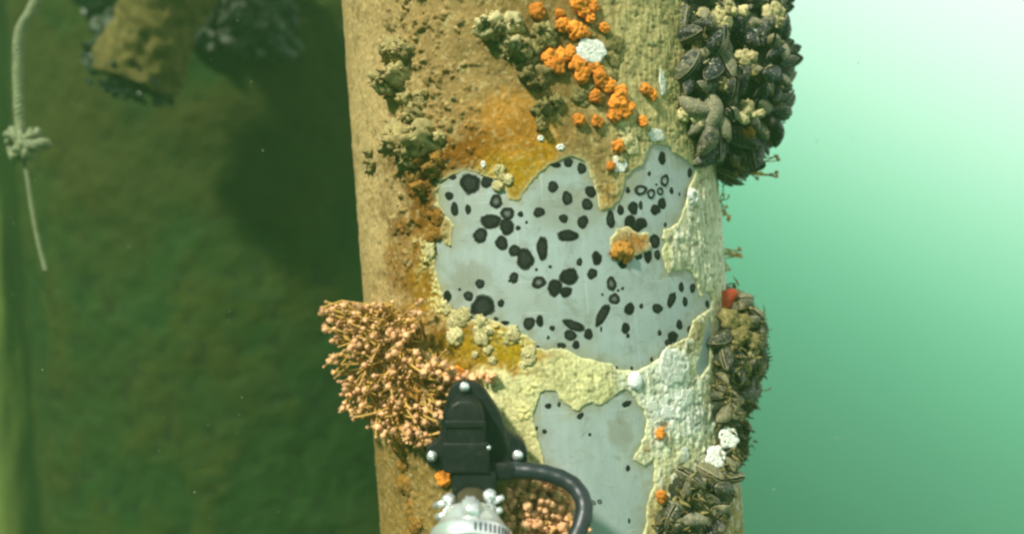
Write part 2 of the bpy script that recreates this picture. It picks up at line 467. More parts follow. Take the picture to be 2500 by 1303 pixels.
# mottling: darker pits and pale grains that belong to the growth
tanm = np.clip((1250 - PX) / 200, 0, 1) * np.clip((760 - PY) / 200, 0.25, 1)
dk = np.clip((0.44 - n1) * 4, 0, 1) * 0.32 + np.clip((0.38 - n2) * 4, 0, 1) * 0.25
C = C * (1 - dk[..., None] * np.array([0.9, 0.85, 1.0]))
gr = np.clip((n2 - 0.60) * 6, 0, 1)
C = C * (1 - 0.35 * gr[..., None]) + 0.35 * gr[..., None] * L3((214, 202, 150))
pale = np.clip((PX - 1380) / 120, 0, 1) * 0.8 + np.clip((PY - 830) / 60, 0, 1) * np.clip((PX - 1150) / 60, 0, 1) * np.clip((1620 - PX) / 60, 0, 1) * 0.3
fib = np.clip((n3 - 0.52) * 6, -1, 1)
C = C * (1 + 0.26 * (fib * np.clip(pale, 0, 1))[..., None])
HT = HT + 0.0004 * (n1 * 2) * fib * np.clip(pale, 0, 1)
# crumbly relief in the pale lower band, lumps in the silt above
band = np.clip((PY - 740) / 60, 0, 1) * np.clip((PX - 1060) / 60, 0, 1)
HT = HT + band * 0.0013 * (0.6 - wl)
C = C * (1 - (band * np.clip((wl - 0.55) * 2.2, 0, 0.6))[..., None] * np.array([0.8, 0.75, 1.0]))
lump = np.clip(fbm(S * 95, Z * 95, 41) - 0.53, 0, 1) * 9
HT = HT + tanm * 0.0042 * np.clip(lump, 0, 1.4) * np.clip((PX - 930) / 60, 0, 1) + 0.0006 * np.clip(lump, 0, 1)
# dark vertical nicks in the left silt
nick = np.clip(fbm(S * 170, Z * 60, 51, 3) - 0.69, 0, 1) * 9 * np.clip((1010 - PX) / 60, 0, 1)
nick = np.clip(nick, 0, 1); HT -= 0.002 * nick; C *= (1 - 0.4 * nick[..., None])
wfl = np.clip((fbm(S * 130, Z * 70, 91) - 0.56) * 9, 0, 1) * np.clip((PX - 1540) / 60, 0, 1) * np.clip((PY - 400) / 60, 0, 1)
C = C * (1 - 0.5 * wfl[..., None]) + 0.5 * wfl[..., None] * L3((240, 240, 222)); HT = HT + 0.0018 * wfl
dfl = np.clip((fbm(S * 90, Z * 140, 93) - 0.60) * 9, 0, 1) * np.clip((PX - 1400) / 60, 0, 1)
C = C * (1 - 0.45 * dfl[..., None]); HT = HT - 0.0012 * dfl
# thin flaking lip round the bare steel
edge = np.exp(-np.clip(d, 0, 400) / 5.0)
C = C * (1 - 0.75 * edge[..., None]) + 0.75 * edge[..., None] * L3((214, 212, 160))
thin = np.exp(-np.clip(d, 0, 400) / 16.0)
HT = np.clip(HT, 0.0012, 0.02) * (1 - 0.45 * thin)
# cream crumbs along the lower edge of the big patch and at its upper left
rim = np.exp(-((d - 16) / 22.0) ** 2) * (np.clip((PY - 560) / 40, 0, 1) * np.clip((1330 - PX) / 50, 0, 1) + 0.6 * np.exp(-((PX - 1200) / 80) ** 2 - ((PY - 440) / 40) ** 2))
cr_ = np.clip((0.62 - worley(S * 190, Z * 190, 61)) * 3, 0, 1) * np.clip((fbm(S * 60, Z * 60, 62) - 0.42) * 6, 0, 1) * np.clip(rim, 0, 1)
HT += 0.0035 * cr_
C = C * (1 - 0.9 * cr_[..., None]) + 0.9 * cr_[..., None] * L3((216, 208, 140))
C = np.clip(C, 0.008, 0.9)

# --- mesh: drop quads wholly on the steel, pull the rim vertices onto the outline
inside = d < 0
PXb, PYb = PX.copy(), PY.copy()
# rim vertices: move in theta/z so that they land on the outline
rimv = inside & (d > -14) & (np.abs(T) < math.radians(77))
eps = 1e-4
px_t, py_t, _ = project(R * np.sin(Tc + eps), -R * np.cos(Tc + eps), Z)
px_z, py_z, _ = project(R * np.sin(Tc), -R * np.cos(Tc), Z + eps)
a11 = (px_t - PX) / eps; a21 = (py_t - PY) / eps; a12 = (px_z - PX) / eps; a22 = (py_z - PY) / eps
det = a11 * a22 - a12 * a21; det = np.where(np.abs(det) < 1e-6, 1e-6, det)
ddx, ddy = cx_ - PX, cy_ - PY
dT = np.clip((a22 * ddx - a12 * ddy) / det, -0.03, 0.03); dZ = np.clip((-a21 * ddx + a11 * ddy) / det, -0.01, 0.01)
T2 = np.where(rimv, T + dT, T); Z2 = np.where(rimv, Z + dZ, Z)
h2 = np.where(inside, 0.0004, HT)
rr_ = R + h2
V = np.stack([rr_ * np.sin(T2), -rr_ * np.cos(T2), Z2], -1).reshape(-1, 3)
ny_, nx_ = T.shape
idx = np.arange(ny_ * nx_).reshape(ny_, nx_)
q = np.stack([idx[:-1, :-1], idx[:-1, 1:], idx[1:, 1:], idx[1:, :-1]], -1).reshape(-1, 4)
keep = ~(inside.reshape(-1)[q].all(1))
q = q[keep]
used = np.zeros(len(V), bool); used[q.ravel()] = True
remap = np.cumsum(used) - 1
pile = tag(empty("steel_pile"), "upright round steel pile in front, crusted with growth and scraped bare in patches", "pile")
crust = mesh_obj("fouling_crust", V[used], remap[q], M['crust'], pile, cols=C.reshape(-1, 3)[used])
crust["label"] = "tan silt and pale cream crust broken away in patches"

# --- bare steel wall
th = np.linspace(-math.pi, math.pi, 621); zz = np.concatenate([np.linspace(-1.3, -0.5, 12)[:-1], np.linspace(-0.5, 0.5, 260), np.linspace(0.5, 1.3, 12)[1:]])
T3, Z3 = np.meshgrid(th, zz)
Tc3 = np.clip(T3, math.radians(-77.5), math.radians(77.5))
PX3, PY3, _ = project(R * np.sin(Tc3), -R * np.cos(Tc3), Z3)
SC = np.empty(T3.shape + (3,)); SC[:] = np.array([0.365, 0.43, 0.41])
ws = (fbm(R * T3 * 60, Z3 * 60, 71) - 0.5) * 40
def film(x, y, rx, ry, k, col=(0.27, 0.28, 0.22)):
    global SC
    e = ((PX3 + ws - x) / rx) ** 2 + ((PY3 + ws - y) / ry) ** 2
    w = 1 / (1 + np.exp(np.clip((e - 1) * 9, -30, 30))) * k
    SC = SC * (1 - w[..., None]) + np.array(col) * w[..., None]
for f in [(1150, 678, 48, 42, .7), (1110, 700, 40, 50, .35), (1390, 500, 80, 55, .45), (1350, 520, 45, 40, .35), (1545, 440, 30, 45, .6), (1130, 500, 70, 60, .35),
          (1512, 1055, 28, 38, .75), (1410, 800, 60, 50, .3), (1260, 720, 70, 50, .25), (1330, 750, 40, 30, .3), (1365, 400, 18, 30, .4), (1545, 550, 40, 24, .5),
          (1130, 590, 50, 20, .25), (1500, 720, 90, 60, .12), (1560, 960, 20, 16, .4)]:
    film(*f)
ds_, _, _ = sdf(PX3, PY3, MAIN); dl_, _, _ = sdf(PX3, PY3, LOW)
for dd_ in (ds_, dl_):                        # thin leftover film creeping in from the broken edge
    w = np.clip(np.exp(np.clip(dd_, -200, 0) / 16.0) * 1.5 * fbm(R * T3 * 130, Z3 * 130, 99) + 0.5 * np.clip((fbm(R * T3 * 70, Z3 * 70, 98) - 0.56) * 6, 0, 1) * np.exp(np.clip(dd_, -400, 0) / 60.0), 0, 0.8) * (dd_ < 5)
    SC = SC * (1 - w[..., None]) + np.array([0.30, 0.29, 0.17]) * w[..., None]
V3 = np.stack([R * np.sin(T3), -R * np.cos(T3), Z3], -1).reshape(-1, 3)
i3 = np.arange(T3.size).reshape(T3.shape)
q3 = np.stack([i3[:-1, :-1], i3[:-1, 1:], i3[1:, 1:], i3[1:, :-1]], -1).reshape(-1, 4)
steel = mesh_obj("steel_wall", V3, q3, M['steel'], pile, cols=SC.reshape(-1, 3))
steel["label"] = "bare blue-grey steel with dark round scars"

# --- dark round scars left by barnacles, each a thin raised disc on the steel
SC3 = [(320,235,50,55),(410,225,32,32),(225,200,22,15),(210,300,22,22),(238,370,20,36),(310,372,16,25),(458,330,34,36,0,1),(518,395,34,36,0,1),(588,397,14,16),
(430,435,50,40),(515,465,38,42),(575,470,14,12),(375,510,36,40),(488,550,32,38),(557,590,30,32),(612,635,45,54),(703,578,30,60),(838,510,52,32),(760,252,28,28),
(835,312,28,36),(686,387,30,26),(816,420,23,24),(918,438,28,34),(942,345,28,32),(960,278,30,30),(912,155,24,28),(842,125,24,22),(775,137,28,14),(992,630,26,36),
(900,650,16,20),(968,712,26,28),(845,728,46,46),(770,785,36,46),(828,808,32,28),(685,758,36,32,0,1),(553,733,24,28),(672,690,8,8),(745,675,9,9),(373,765,23,26),
(312,830,25,26),(200,832,22,28),(388,885,62,58),(484,868,18,20),(132,593,14,20),(633,975,30,34),(690,962,20,30),(756,1000,14,15),(735,1050,8,10),(870,985,58,26,25),
(852,1038,32,28),(948,1032,24,28),(882,1088,20,22),(805,1092,24,16),(1070,765,25,38,0,1),(1085,845,28,30,0,1),(1022,930,26,62,25),(1165,898,26,32),(1145,1000,22,28),
(1157,1040,10,12),(1228,883,10,14),(1313,896,26,26),(1388,850,20,40,15),(1440,783,13,26),(1500,788,15,24),(1460,860,13,26),(1430,982,16,26),(1484,1010,12,24),
(1325,1025,10,16),(1395,1046,28,28),(1372,1078,18,22),(1283,1165,8,12),(1177,1212,8,10),(1097,1208,7,8),(1130,662,22,24),(1263,620,22,32),(1215,622,18,16),
(1313,612,16,26),(1300,540,26,36),(1065,425,22,45),(1118,375,18,26),(1185,365,24,36),(1168,435,30,32),(1225,448,32,32),(1195,472,30,22),(1303,373,24,28),
(1338,340,22,28),(1225,268,32,28,0,2),(1280,288,20,28,0,2),(1328,275,18,20,0,2),(1352,218,22,32,0,2),(1388,272,10,18),(1338,100,20,32),(1485,178,12,26),
(1270,182,9,12),(1157,270,12,16),(1430,290,5,10),(1355,452,8,12),(1308,240,6,6),(1578,872,10,20),(505,972,22,12),(458,951,12,11),(680,1098,9,8),
(1015,1005,6,14),(1225,350,10,24),(620,440,7,9),(1128,790,8,9),(1022,822,6,8),(530,750,8,8),(265,795,7,8),(1105,800,8,7)]
SCARS = [(1000 + s[0] / 2.171, 340 + s[1] / 2.171, s[2] / 2.171, s[3] / 2.171, *(s[4:])) for s in SC3]
SCARS += [(1000 + a / 3.234, 900 + b / 3.234, c / 3.234, e / 3.234, r_, k) for a, b, c, e, r_, k in
          [(1095,292,25,22,0,0),(1180,279,13,20,0,0),(1348,370,20,32,40,0),(1065,493,18,20,0,0),(1005,467,9,18,0,0),(1450,1052,20,14,30,2),(1500,1045,18,16,0,2)]]
SCARS += [(1530, 985, 12, 7, -30, 0), (1533, 1142, 5, 8, 0, 0), (1440, 1060, 4, 4, 0, 0), (1536, 1270, 3, 6, 0, 0)]
for k, s in enumerate(SCARS):
    x, y, rx, ry = s[:4]; a = math.radians(s[4]) if len(s) > 4 else 0; kind = s[5] if len(s) > 5 else 0
    nseg = 30; r = random.Random(100 + k)
    ph = [r.uniform(0, 6.28) for _ in range(4)]
    def rad(t): return 1 + 0.06 * math.sin(2 * t + ph[0]) + 0.05 * math.sin(3 * t + ph[1]) + 0.03 * math.sin(5 * t + ph[2]) + 0.012 * math.sin(9 * t + ph[3])
    ce = r.uniform(0.010, 0.040); rings = [(1.10, 0.0001, 0.26), (1.0, 0.0002, 0.05), (0.88, 0.0004, 0.010), (0.66, 0.0004, 0.014), (0.42, 0.0009, 0.07 if kind == 1 else ce), (0.0, 0.0004, 0.20 if kind == 1 else ce * 0.8)]
    if kind == 2:
        rings = [(1.06, 0.0002, 0.15), (0.92, 0.0012, 0.016), (0.64, 0.0012, 0.02), (0.48, 0.0002, 0.15)]
    vs, cs, fs = [], [], []
    for q_, (f, h, c) in enumerate(rings):
        if f == 0:
            p, n = surf(x, y, h); vs.append(p); cs.append((c, c * 1.08, c * 0.95)); continue
        for j in range(nseg):
            t = 2 * math.pi * j / nseg
            w_ = rad(t) * (1 + r.uniform(-.07, .07) * (f > 0.8))
            ex, ey = rx * f * w_ * math.cos(t), ry * f * w_ * math.sin(t)
            p, n = surf(x + ex * math.cos(a) - ey * math.sin(a), y + ex * math.sin(a) + ey * math.cos(a), h)
            vs.append(p); g = c * r.uniform(0.7, 1.35); cs.append((g, g * 1.1, g * 0.96))
    for q_ in range(len(rings) - 1):
        for j in range(nseg):
            j2 = (j + 1) % nseg
            if rings[q_ + 1][0] == 0: fs.append((q_ * nseg + j, q_ * nseg + j2, (q_ + 1) * nseg))
            else: fs.append((q_ * nseg + j, q_ * nseg + j2, (q_ + 1) * nseg + j2, (q_ + 1) * nseg + j))
    mesh_obj("barnacle_scar", vs, [f[::-1] for f in fs], M['scar'], steel, cols=cs)

# ------------------------------------------------------------------ organisms on the pile: shared builders
def frame(p, n, spin=0.0, s=1.0):
    """matrix with local z along n"""
    qd = n.to_track_quat('Z', 'Y') @ Quaternion((0, 0, 1), spin)
    return Matrix.Translation(p) @ qd.to_matrix().to_4x4() @ Matrix.Diagonal((s, s, s, 1))
def lump_mesh(name, mat, seed, sub=3, amp=0.3, freq=2.2, flat=1.0, lobes=5):
    bm = bmesh.new(); bmesh.ops.create_icosphere(bm, subdivisions=sub, radius=1.0)
    off = Vector((seed * 3.7, seed * 1.3, -seed * 2.1))
    r = random.Random(seed); cs = [Vector((r.uniform(-1, 1), r.uniform(-1, 1), r.uniform(-.4, 1))).normalized() for _ in range(lobes)]
    for v in bm.verts:
        u = v.co.normalized()
        b = max([max(0.0, u.dot(c) - 0.55) for c in cs] or [0.0])
        v.co = u * (0.72 + 0.75 * b + amp * mnoise.noise(u * freq + off) + 0.09 * mnoise.noise(u * 5 + off) + 0.025 * mnoise.noise(u * 15 + off))
        v.co.z *= flat
    me = bpy.data.meshes.new(name); bm.to_mesh(me); bm.free()
    me.polygons.foreach_set("use_smooth", [True] * len(me.polygons)); me.materials.append(mat)
    return me

# orange lumps
SPG = [lump_mesh("orange_sponge", M['orange'], k, 4, 0.34, 2.4, 0.7, 7) for k in range(6)]
BAND = [(1314,28,17),(1367,33,10),(1413,7,19),(1427,32,13),(1448,18,14),(1441,44,11),(1374,65,16),(1406,74,19),(1425,82,13),(1476,67,12),
(1342,141,18),(1360,164,18),(1371,134,15),(1392,129,14),(1409,159,18),(1424,184,18),(1459,173,15),(1466,194,18),(1483,206,16),(1455,236,14),(1512,229,18),(1508,254,19),
(1526,268,17),(1501,282,15),(1540,261,10),(1579,219,14),(1593,233,12),(1568,298,12),(1457,297,13),(1413,293,13),(1440,165,11),(1520,245,14),(1345,155,13)]
ORD = "first second third fourth fifth sixth seventh eighth ninth tenth eleventh twelfth thirteenth fourteenth fifteenth".split()
SGRP = [("in the top patch of orange sponges", lambda x, y: y < 100), ("in the row beside and under the white barnacle base", lambda x, y: y < 210),
        ("in the low end of the orange sponge band", lambda x, y: True)]
for k, (x, y, r_) in enumerate(BAND):
    p, n = surf(x, y, 0.007)
    s = r_ * 1.22 / 1750
    o = link_copy("orange_sponge", SPG[k % 6], None, frame(p, n, rnd.uniform(0, 6.28), s))
    grp = next(g for g in SGRP if g[1](x, y)); row = sorted([b for b in BAND if next(g for g in SGRP if g[1](b[0], b[1])) is grp])
    tag(o, "%s orange lump from the left %s" % (ORD[row.index((x, y, r_))], grp[0]), "sponge", "orange sponge lumps on the upper pile")
for x, y, r_, lab in [(1508,358,15,"lone orange sponge lump just above the notch between the two upper lobes of bare steel"),
                      (1492,407,11,"small orange lump beside a white shell right above the bare steel notch"),
                      (1085,1166,20,"orange sponge lump at lower left of the black probe"),
                      (1112,918,24,"orange lump among hydroids beside the probe's top screw"),
                      (1612,1058,12,"small orange lump on the pale crust right of the lower bare patch"),
                      (1614,1212,14,"small orange lump at the lower right among silted mussels")]:
    p, n = surf(x, y, 0.006)
    tag(link_copy("orange_sponge", SPG[int(x) % 6], None, frame(p, n, x, r_ * 1.15 / 1750)), lab, "sponge")

# white barnacles and shells
def barnacle_mesh(seed, hgt=0.45, flat=False, mat=None):
    r = random.Random(seed); bm = bmesh.new(); n = 40
    prof = [(1.08, 0.0), (0.98, 0.12), (0.80, hgt * 0.7), (0.58, hgt), (0.46, hgt * 0.96), (0.40, hgt * 0.55), (0.2, hgt * 0.5), (0.0, hgt * 0.45)]
    if flat: prof = [(1.06, -0.05), (1.0, 0.10), (0.9, 0.20), (0.78, 0.16), (0.66, 0.22), (0.5, 0.16), (0.36, 0.24), (0.22, 0.15), (0.1, 0.2), (0.0, 0.2)]
    off = Vector((seed * 2.3, seed, 0)); rings = []
    for f, h in prof:
        if f == 0: rings.append([bm.verts.new((0, 0, h))]); continue
        ring = []
        for j in range(n):
            t = 2 * math.pi * j / n; u = Vector((math.cos(t), math.sin(t), 0))
            rr = f * (1 + 0.24 * mnoise.noise(u * 1.3 + off) + 0.13 * mnoise.noise(u * 4 + off) + 0.05 * math.cos(6 * t) + r.uniform(-.03, .03))
            ring.append(bm.verts.new((rr * u.x, rr * u.y, h + 0.16 * mnoise.noise(u * f * 5 + off) + r.uniform(-.03, .03))))
        rings.append(ring)
    for a, b in zip(rings, rings[1:]):
        for j in range(n):
            if len(b) == 1: bm.faces.new((a[j], a[(j + 1) % n], b[0]))
            else: bm.faces.new((a[j], a[(j + 1) % n], b[(j + 1) % n], b[j]))
    me = bpy.data.meshes.new("barnacle"); bm.to_mesh(me); bm.free()
    me.polygons.foreach_set("use_smooth", [True] * len(me.polygons)); me.materials.append(mat or M['white'])
    return me
BARN = [barnacle_mesh(3), barnacle_mesh(5, 0.6), barnacle_mesh(8, flat=True), barnacle_mesh(9, flat=True), barnacle_mesh(11, flat=True, mat=M['pale']), barnacle_mesh(14, flat=True, mat=M['pale'])]
WHITES = [(1443,126,34,30,2,"round white barnacle base among the orange sponges"), (1551,929,24,30,9,"smooth white oval shell where the two bare steel patches almost meet"),
 (1512,402,18,20,2,"chalky white shell patch above the notch between the bare steel lobes"), (1603,330,22,16,5,"pale flat shell just above the right-hand lobe of bare steel"),
 (1617,200,8,34,5,"narrow white shell sliver at the edge of the upper mussel cluster"), (1640,895,34,48,4,"large pale oval barnacle base right of the bare steel's lower end"),
 (1592,990,16,13,4,"small white shell left of the pair under the large pale barnacle base"), (1632,1006,20,16,2,"chalky white shell with rusty flecks under the large pale barnacle base"),
 (1676,970,18,22,5,"greenish white shell at the pile's right below the thin steel sliver"), (1672,1108,12,18,5,"white shell low on the pale crust beside the silted mussels"),
 (1690,480,15,22,1,"curled white worm shell beside the upper right lobe of bare steel"), (1368,360,10,8,0,"tiny cream barnacle above the middle lobe of bare steel"),
 (1180,402,6,9,1,"tiny white barnacle standing on amber crust above the left lobe"), (1320,338,8,7,0,"tiny cream barnacle in the ochre silt above the middle lobe")]
OVAL = lump_mesh('shell', simple('bright_shell', (0.86, 0.87, 0.84), 0.4, vary=0.06, scale=2, bump_d=0), 5, 4, 0.06, 1.0, 1.0, 0)
for x, y, rx, ry, k, lab in WHITES:
    p, n = surf(x, y, 0.008 if y == 126 else 0.0035)
    up = Vector((0, 0, 1)); tx = up.cross(n).normalized()
    mw = Matrix((tx, up, n)).transposed().to_4x4(); fs_ = max(0.35, math.cos(math.atan2(p.x, -p.y)))
    mw = Matrix.Translation(p) @ mw @ Matrix.Diagonal((rx / 1750 / fs_, ry / 1750, (rx + ry) / 2 / 1750 * (0.5 if k > 1 else 0.9), 1))
    tag(link_copy("barnacle" if k != 9 else "shell", OVAL if k == 9 else BARN[k], None, mw), lab, "barnacle" if k not in (1, 9) else "shell")

# silty tufts: many small leaf-like flakes and grains in one clump
def tuft_mesh(name, seed, n, colA, colB, spread=1.0, size=0.26, up=0.8, dark=0.35, mat=None):
    """irregular heap of small grains and flakes: lumpy mounds of unequal height, never one rosette"""
    r = random.Random(seed); vs, fs, cs = [], [], []
    sub = [(Vector((r.gauss(0, .42), r.gauss(0, .42), 0)) * spread, r.uniform(.25, .6) * spread, r.uniform(.25, .8)) for _ in range(5)]
    if n >= 50 and size > 0.12:
        for q_, (c0, w0, h0) in enumerate(sub):
            bm = bmesh.new(); bmesh.ops.create_icosphere(bm, subdivisions=3, radius=1.0); i0 = len(vs); bm.verts.ensure_lookup_table()
            m_ = r.uniform(.4, 1.0); off = Vector((seed * 1.7, q_ * 3.1, 0))
            for v in bm.verts:
                u = v.co; f = 0.9 + 0.5 * mnoise.noise(u * 1.9 + off) + 0.28 * mnoise.noise(u * 5 + off)
                vs.append(c0 + Vector((u.x * w0 * f, u.y * w0 * f, u.z * h0 * .8 * f)))
                g = 0.85 + 0.7 * mnoise.noise(u * 4 + off); cs.append(tuple((a_ * (1 - m_) + b_ * m_) * g for a_, b_ in zip(colA, colB)))
            fs += [tuple(i0 + v.index for v in f.verts) for f in bm.faces]; bm.free()
    for k in range(n):
        c0, w0, h0 = sub[r.randrange(5)]
        a = r.uniform(0, 6.28); q_ = min(1.0, abs(r.gauss(0, .55)))
        base = c0 + Vector((q_ * w0 * math.cos(a), q_ * w0 * math.sin(a), h0 * 0.75 * (1 - q_ * q_) * r.uniform(.5, 1)))
        dr = Vector((math.cos(a) * q_ * .7 + r.uniform(-.7, .7), math.sin(a) * q_ * .7 + r.uniform(-.7, .7), up * r.uniform(-.2, 1.0))).normalized()
        sd = dr.cross(Vector((r.uniform(-1, 1), r.uniform(-1, 1), r.uniform(-1, 1)))).normalized(); nn = dr.cross(sd)
        grain = r.random() < 0.6
        ln = size * (r.uniform(.35, .8) if grain else r.uniform(0.6, 1.3)); wd = size * (r.uniform(.22, .42) if grain else r.uniform(0.10, 0.26)); th_ = wd * (r.uniform(.7, 1) if grain else .4)
        i0 = len(vs)
        for t, wf in ((0, 0.45), (0.3, 1.0), (0.7, 0.9), (1.0, 0.3)):
            c = base + dr * ln * (t - .3) + nn * (0.2 * ln * t * t)
            for (u, v) in ((1, 0), (0, 1), (-1, 0), (0, -1)):
                j_ = r.uniform(.75, 1.25)
                vs.append(c + sd * (u * wd * wf * j_) + nn * (v * th_ * wf * j_))
        m_ = r.random() ** 0.8; g = r.uniform(1 - dark, 1.12)
        col = tuple((a_ * (1 - m_) + b_ * m_) * g for a_, b_ in zip(colA, colB))
        cs += [col] * 16
        for q2 in range(3):
            for j in range(4):
                fs.append((i0 + q2 * 4 + j, i0 + q2 * 4 + (j + 1) % 4, i0 + q2 * 4 + 4 + (j + 1) % 4, i0 + q2 * 4 + 4 + j))
        fs.append((i0 + 12, i0 + 13, i0 + 14, i0 + 15)); fs.append((i0 + 3, i0 + 2, i0 + 1, i0))
    return mesh_obj(name, vs, fs, mat or M['tuft'], None, cols=cs)
TAN1, TAN2 = s2l((140, 124, 78)), s2l((190, 172, 116)); OLV1, OLV2 = s2l((98, 90, 52)), s2l((142, 128, 76))
CRM1, CRM2 = s2l((150, 140, 88)), s2l((214, 202, 148)); AMB1, AMB2 = s2l((112, 76, 26)), s2l((164, 120, 52))
def tuft_at(x, y, rx, seed, n, ca, cb, lab, name="silty_growth_clump", cat="sea growth", hz=0.9, h=0.003, size=0.26, group=None, pn=None, stretch=1.0):
    p, n_ = pn if pn else surf(x, y, h)
    o = tuft_mesh(name, seed, n, ca, cb, size=size)
    s = rx * (1.35 if h > 0 and pn is None and hz > .75 else 1.0) / 1700
    if hz > .75 and pn is None: hz *= 1.5
    o.matrix_world = frame(p, n_, rnd.uniform(0, 6.28), s) @ Matrix.Diagonal((1, 1, hz, 1))
    return tag(o, lab, cat, group)
tuft_at(978, 188, 52, 1, 130, OLV1, TAN2, "bushy silt-covered barnacle clump near the pile's upper left edge", hz=1.25)
tuft_at(1008, 238, 30, 2, 60, TAN1, TAN2, "low tan clump just below right of the upper left bushy clump")
tuft_at(1222, 72, 48, 3, 130, OLV1, CRM2, "grey-green growth clump left of the topmost orange sponges", hz=1.2)
tuft_at(1278, 108, 34, 4, 70, OLV1, TAN2, "olive growth clump between the grey-green clump and the orange band", hz=1.1)
tuft_at(1000, 362, 62, 5, 170, OLV1, TAN2, "wide dark brown growth clump above left of the bare steel", hz=1.0)
tuft_at(1040, 420, 40, 6, 80, OLV1, AMB2, "brown growth clump touching the upper left corner of the bare steel", hz=0.9)
tuft_at(905, 405, 26, 7, 60, OLV1, TAN2, "small dark tuft at the pile's left edge beside the wide brown clump", hz=1.1)
tuft_at(1340, 262, 34, 8, 60, OLV1, CRM1, "olive scrap of growth left of the two low orange lumps")
tuft_at(1300, 185, 40, 9, 80, OLV1, TAN1, "dark olive growth under the left end of the orange band")
tuft_at(1330, 95, 36, 10, 70, TAN1, CRM1, "tan growth between the orange lumps at the top")
tuft_at(1060, 545, 34, 11, 90, AMB1, AMB2, "amber brown growth at the left notch of the bare steel", hz=0.6)
tuft_at(1055, 330, 30, 12, 60, TAN1, TAN2, "tan tuft at the top edge of the wide brown clump")
tuft_at(950, 60, 24, 13, 40, OLV1, TAN1, "faint olive tuft near the top of the pile's left side", hz=0.6)
tuft_at(1520, 598, 36, 14, 120, s2l((150, 92, 26)), s2l((206, 150, 70)), "rusty orange tuft left standing in the middle of the bare steel", hz=0.7, size=0.22)
tuft_at(1500, 105, 46, 15, 90, OLV1, CRM1, "olive turf right of the white barnacle base", hz=0.35, size=0.2)
tuft_at(1425, 235, 40, 16, 70, OLV1, CRM1, "olive turf inside the bend of the orange band", hz=0.45, size=0.22)
tuft_at(1530, 330, 40, 17, 70, CRM1, CRM2, "cream crumbly growth below the end of the orange band", hz=0.4, size=0.2)
tuft_at(1125, 790, 44, 18, 110, CRM1, CRM2, "cream crumbs along the lower left rim of the bare steel", hz=0.5, size=0.2)
tuft_at(1195, 860, 26, 19, 60, CRM1, CRM2, "small cream cluster lying on the amber hollow under the bare steel", hz=0.5, size=0.22)
tuft_at(1185, 805, 34, 20, 70, CRM1, CRM2, "cream crumbs between the big scar and the amber hollow", hz=0.45, size=0.2)
tuft_at(1090, 755, 26, 31, 60, CRM1, CRM2, "cream crumbs at the rim below the left end of the bare steel", hz=0.5, size=0.2)
tuft_at(1245, 820, 24, 32, 60, CRM1, CRM2, "cream crumbs on the rim above the amber hollow's right half", hz=0.45, size=0.2)
tuft_at(1275, 880, 30, 33, 60, CRM1, CRM2, "cream crumbs at the right end of the amber hollow", hz=0.45, size=0.2)
tuft_at(1048, 620, 30, 21, 60, CRM1, CRM2, "pale flaky crumbs left of the bare steel's left tip", hz=0.5, size=0.22)
tuft_at(990, 1180, 46, 22, 70, OLV1, AMB2, "olive brown growth on the pile left of the probe's neck", hz=0.5)
tuft_at(1010, 1270, 52, 23, 90, OLV1, AMB2, "olive brown growth at the bottom left of the pile", hz=0.5)
tuft_at(1215, 400, 12, 24, 24, CRM1, CRM2, "cream sprig on the amber crust right of the tiny white barnacle", hz=0.9)
tuft_at(1222, 440, 26, 25, 50, CRM1, CRM2, "cream crumbs on the rim right of the upper left scars", hz=0.5, size=0.2)

# ------------------------------------------------------------------ hydroids
def tube(pts, radii, sides=6, cap=True):
    vs, fs = [], []
    pts = [Vector(p) for p in pts]
    ref = Vector((0.13, 0.9, 0.31)).normalized()
    for i, p in enumerate(pts):
        t = (pts[min(i + 1, len(pts) - 1)] - pts[max(i - 1, 0)]).normalized()
        a = t.cross(ref)
        if a.length < 0.05: a = t.cross(Vector((1, 0, 0)))
        a.normalize(); b = t.cross(a)
        r_ = radii[i] if hasattr(radii, '__len__') else radii
        for j in range(sides):
            w = 2 * math.pi * j / sides
            vs.append(p + a * (r_ * math.cos(w)) + b * (r_ * math.sin(w)))
    for i in range(len(pts) - 1):
        for j in range(sides):
            fs.append((i * sides + j, i * sides + (j + 1) % sides, (i + 1) * sides + (j + 1) % sides, (i + 1) * sides + j))
    if cap:
        fs.append(tuple(range(sides))[::-1]); fs.append(tuple((len(pts) - 1) * sides + j for j in range(sides)))
    return vs, fs
def head_mesh(seed):
    r = random.Random(seed); bm = bmesh.new()
    bmesh.ops.create_icosphere(bm, subdivisions=2, radius=1.0)
    for v in bm.verts:
        v.co.z *= 1.15
        v.co *= 1 + 0.14 * mnoise.noise(v.co * 2.3 + Vector((seed, 0, 0)))
        if v.co.z > 0.5: v.co.x *= 0.72; v.co.y *= 0.72
    for k in range(10):                                       # ring of short tentacles
        a = 2 * math.pi * k / 10 + r.uniform(-.2, .2); z = r.uniform(-.3, .4)
        d_ = Vector((math.cos(a), math.sin(a), r.uniform(-.1, .7))).normalized()
        b0 = Vector((math.cos(a) * .8, math.sin(a) * .8, z)); sd = d_.cross(Vector((0, 0, 1))).normalized() * 0.16; up = Vector((0, 0, .16))
        t = bm.verts.new(b0 + d_ * r.uniform(.6, 1.1)); q_ = [bm.verts.new(b0 + e) for e in (sd, up, -sd)]
        for i in range(3): bm.faces.new((q_[i], q_[(i + 1) % 3], t))
    me = bpy.data.meshes.new("head"); bm.to_mesh(me); bm.free()
    me.polygons.foreach_set("use_smooth", [True] * len(me.polygons)); me.materials.append(M['polyp'])
    return me
HEADS = [head_mesh(k) for k in range(4)]
def in_poly(x, y, poly):
    c = False; n = len(poly)
    for i in range(n):
        x0, y0 = poly[i]; x1, y1 = poly[(i + 1) % n]
        if (y0 > y) != (y1 > y) and x < (x1 - x0) * (y - y0) / (y1 - y0) + x0: c = not c
    return c
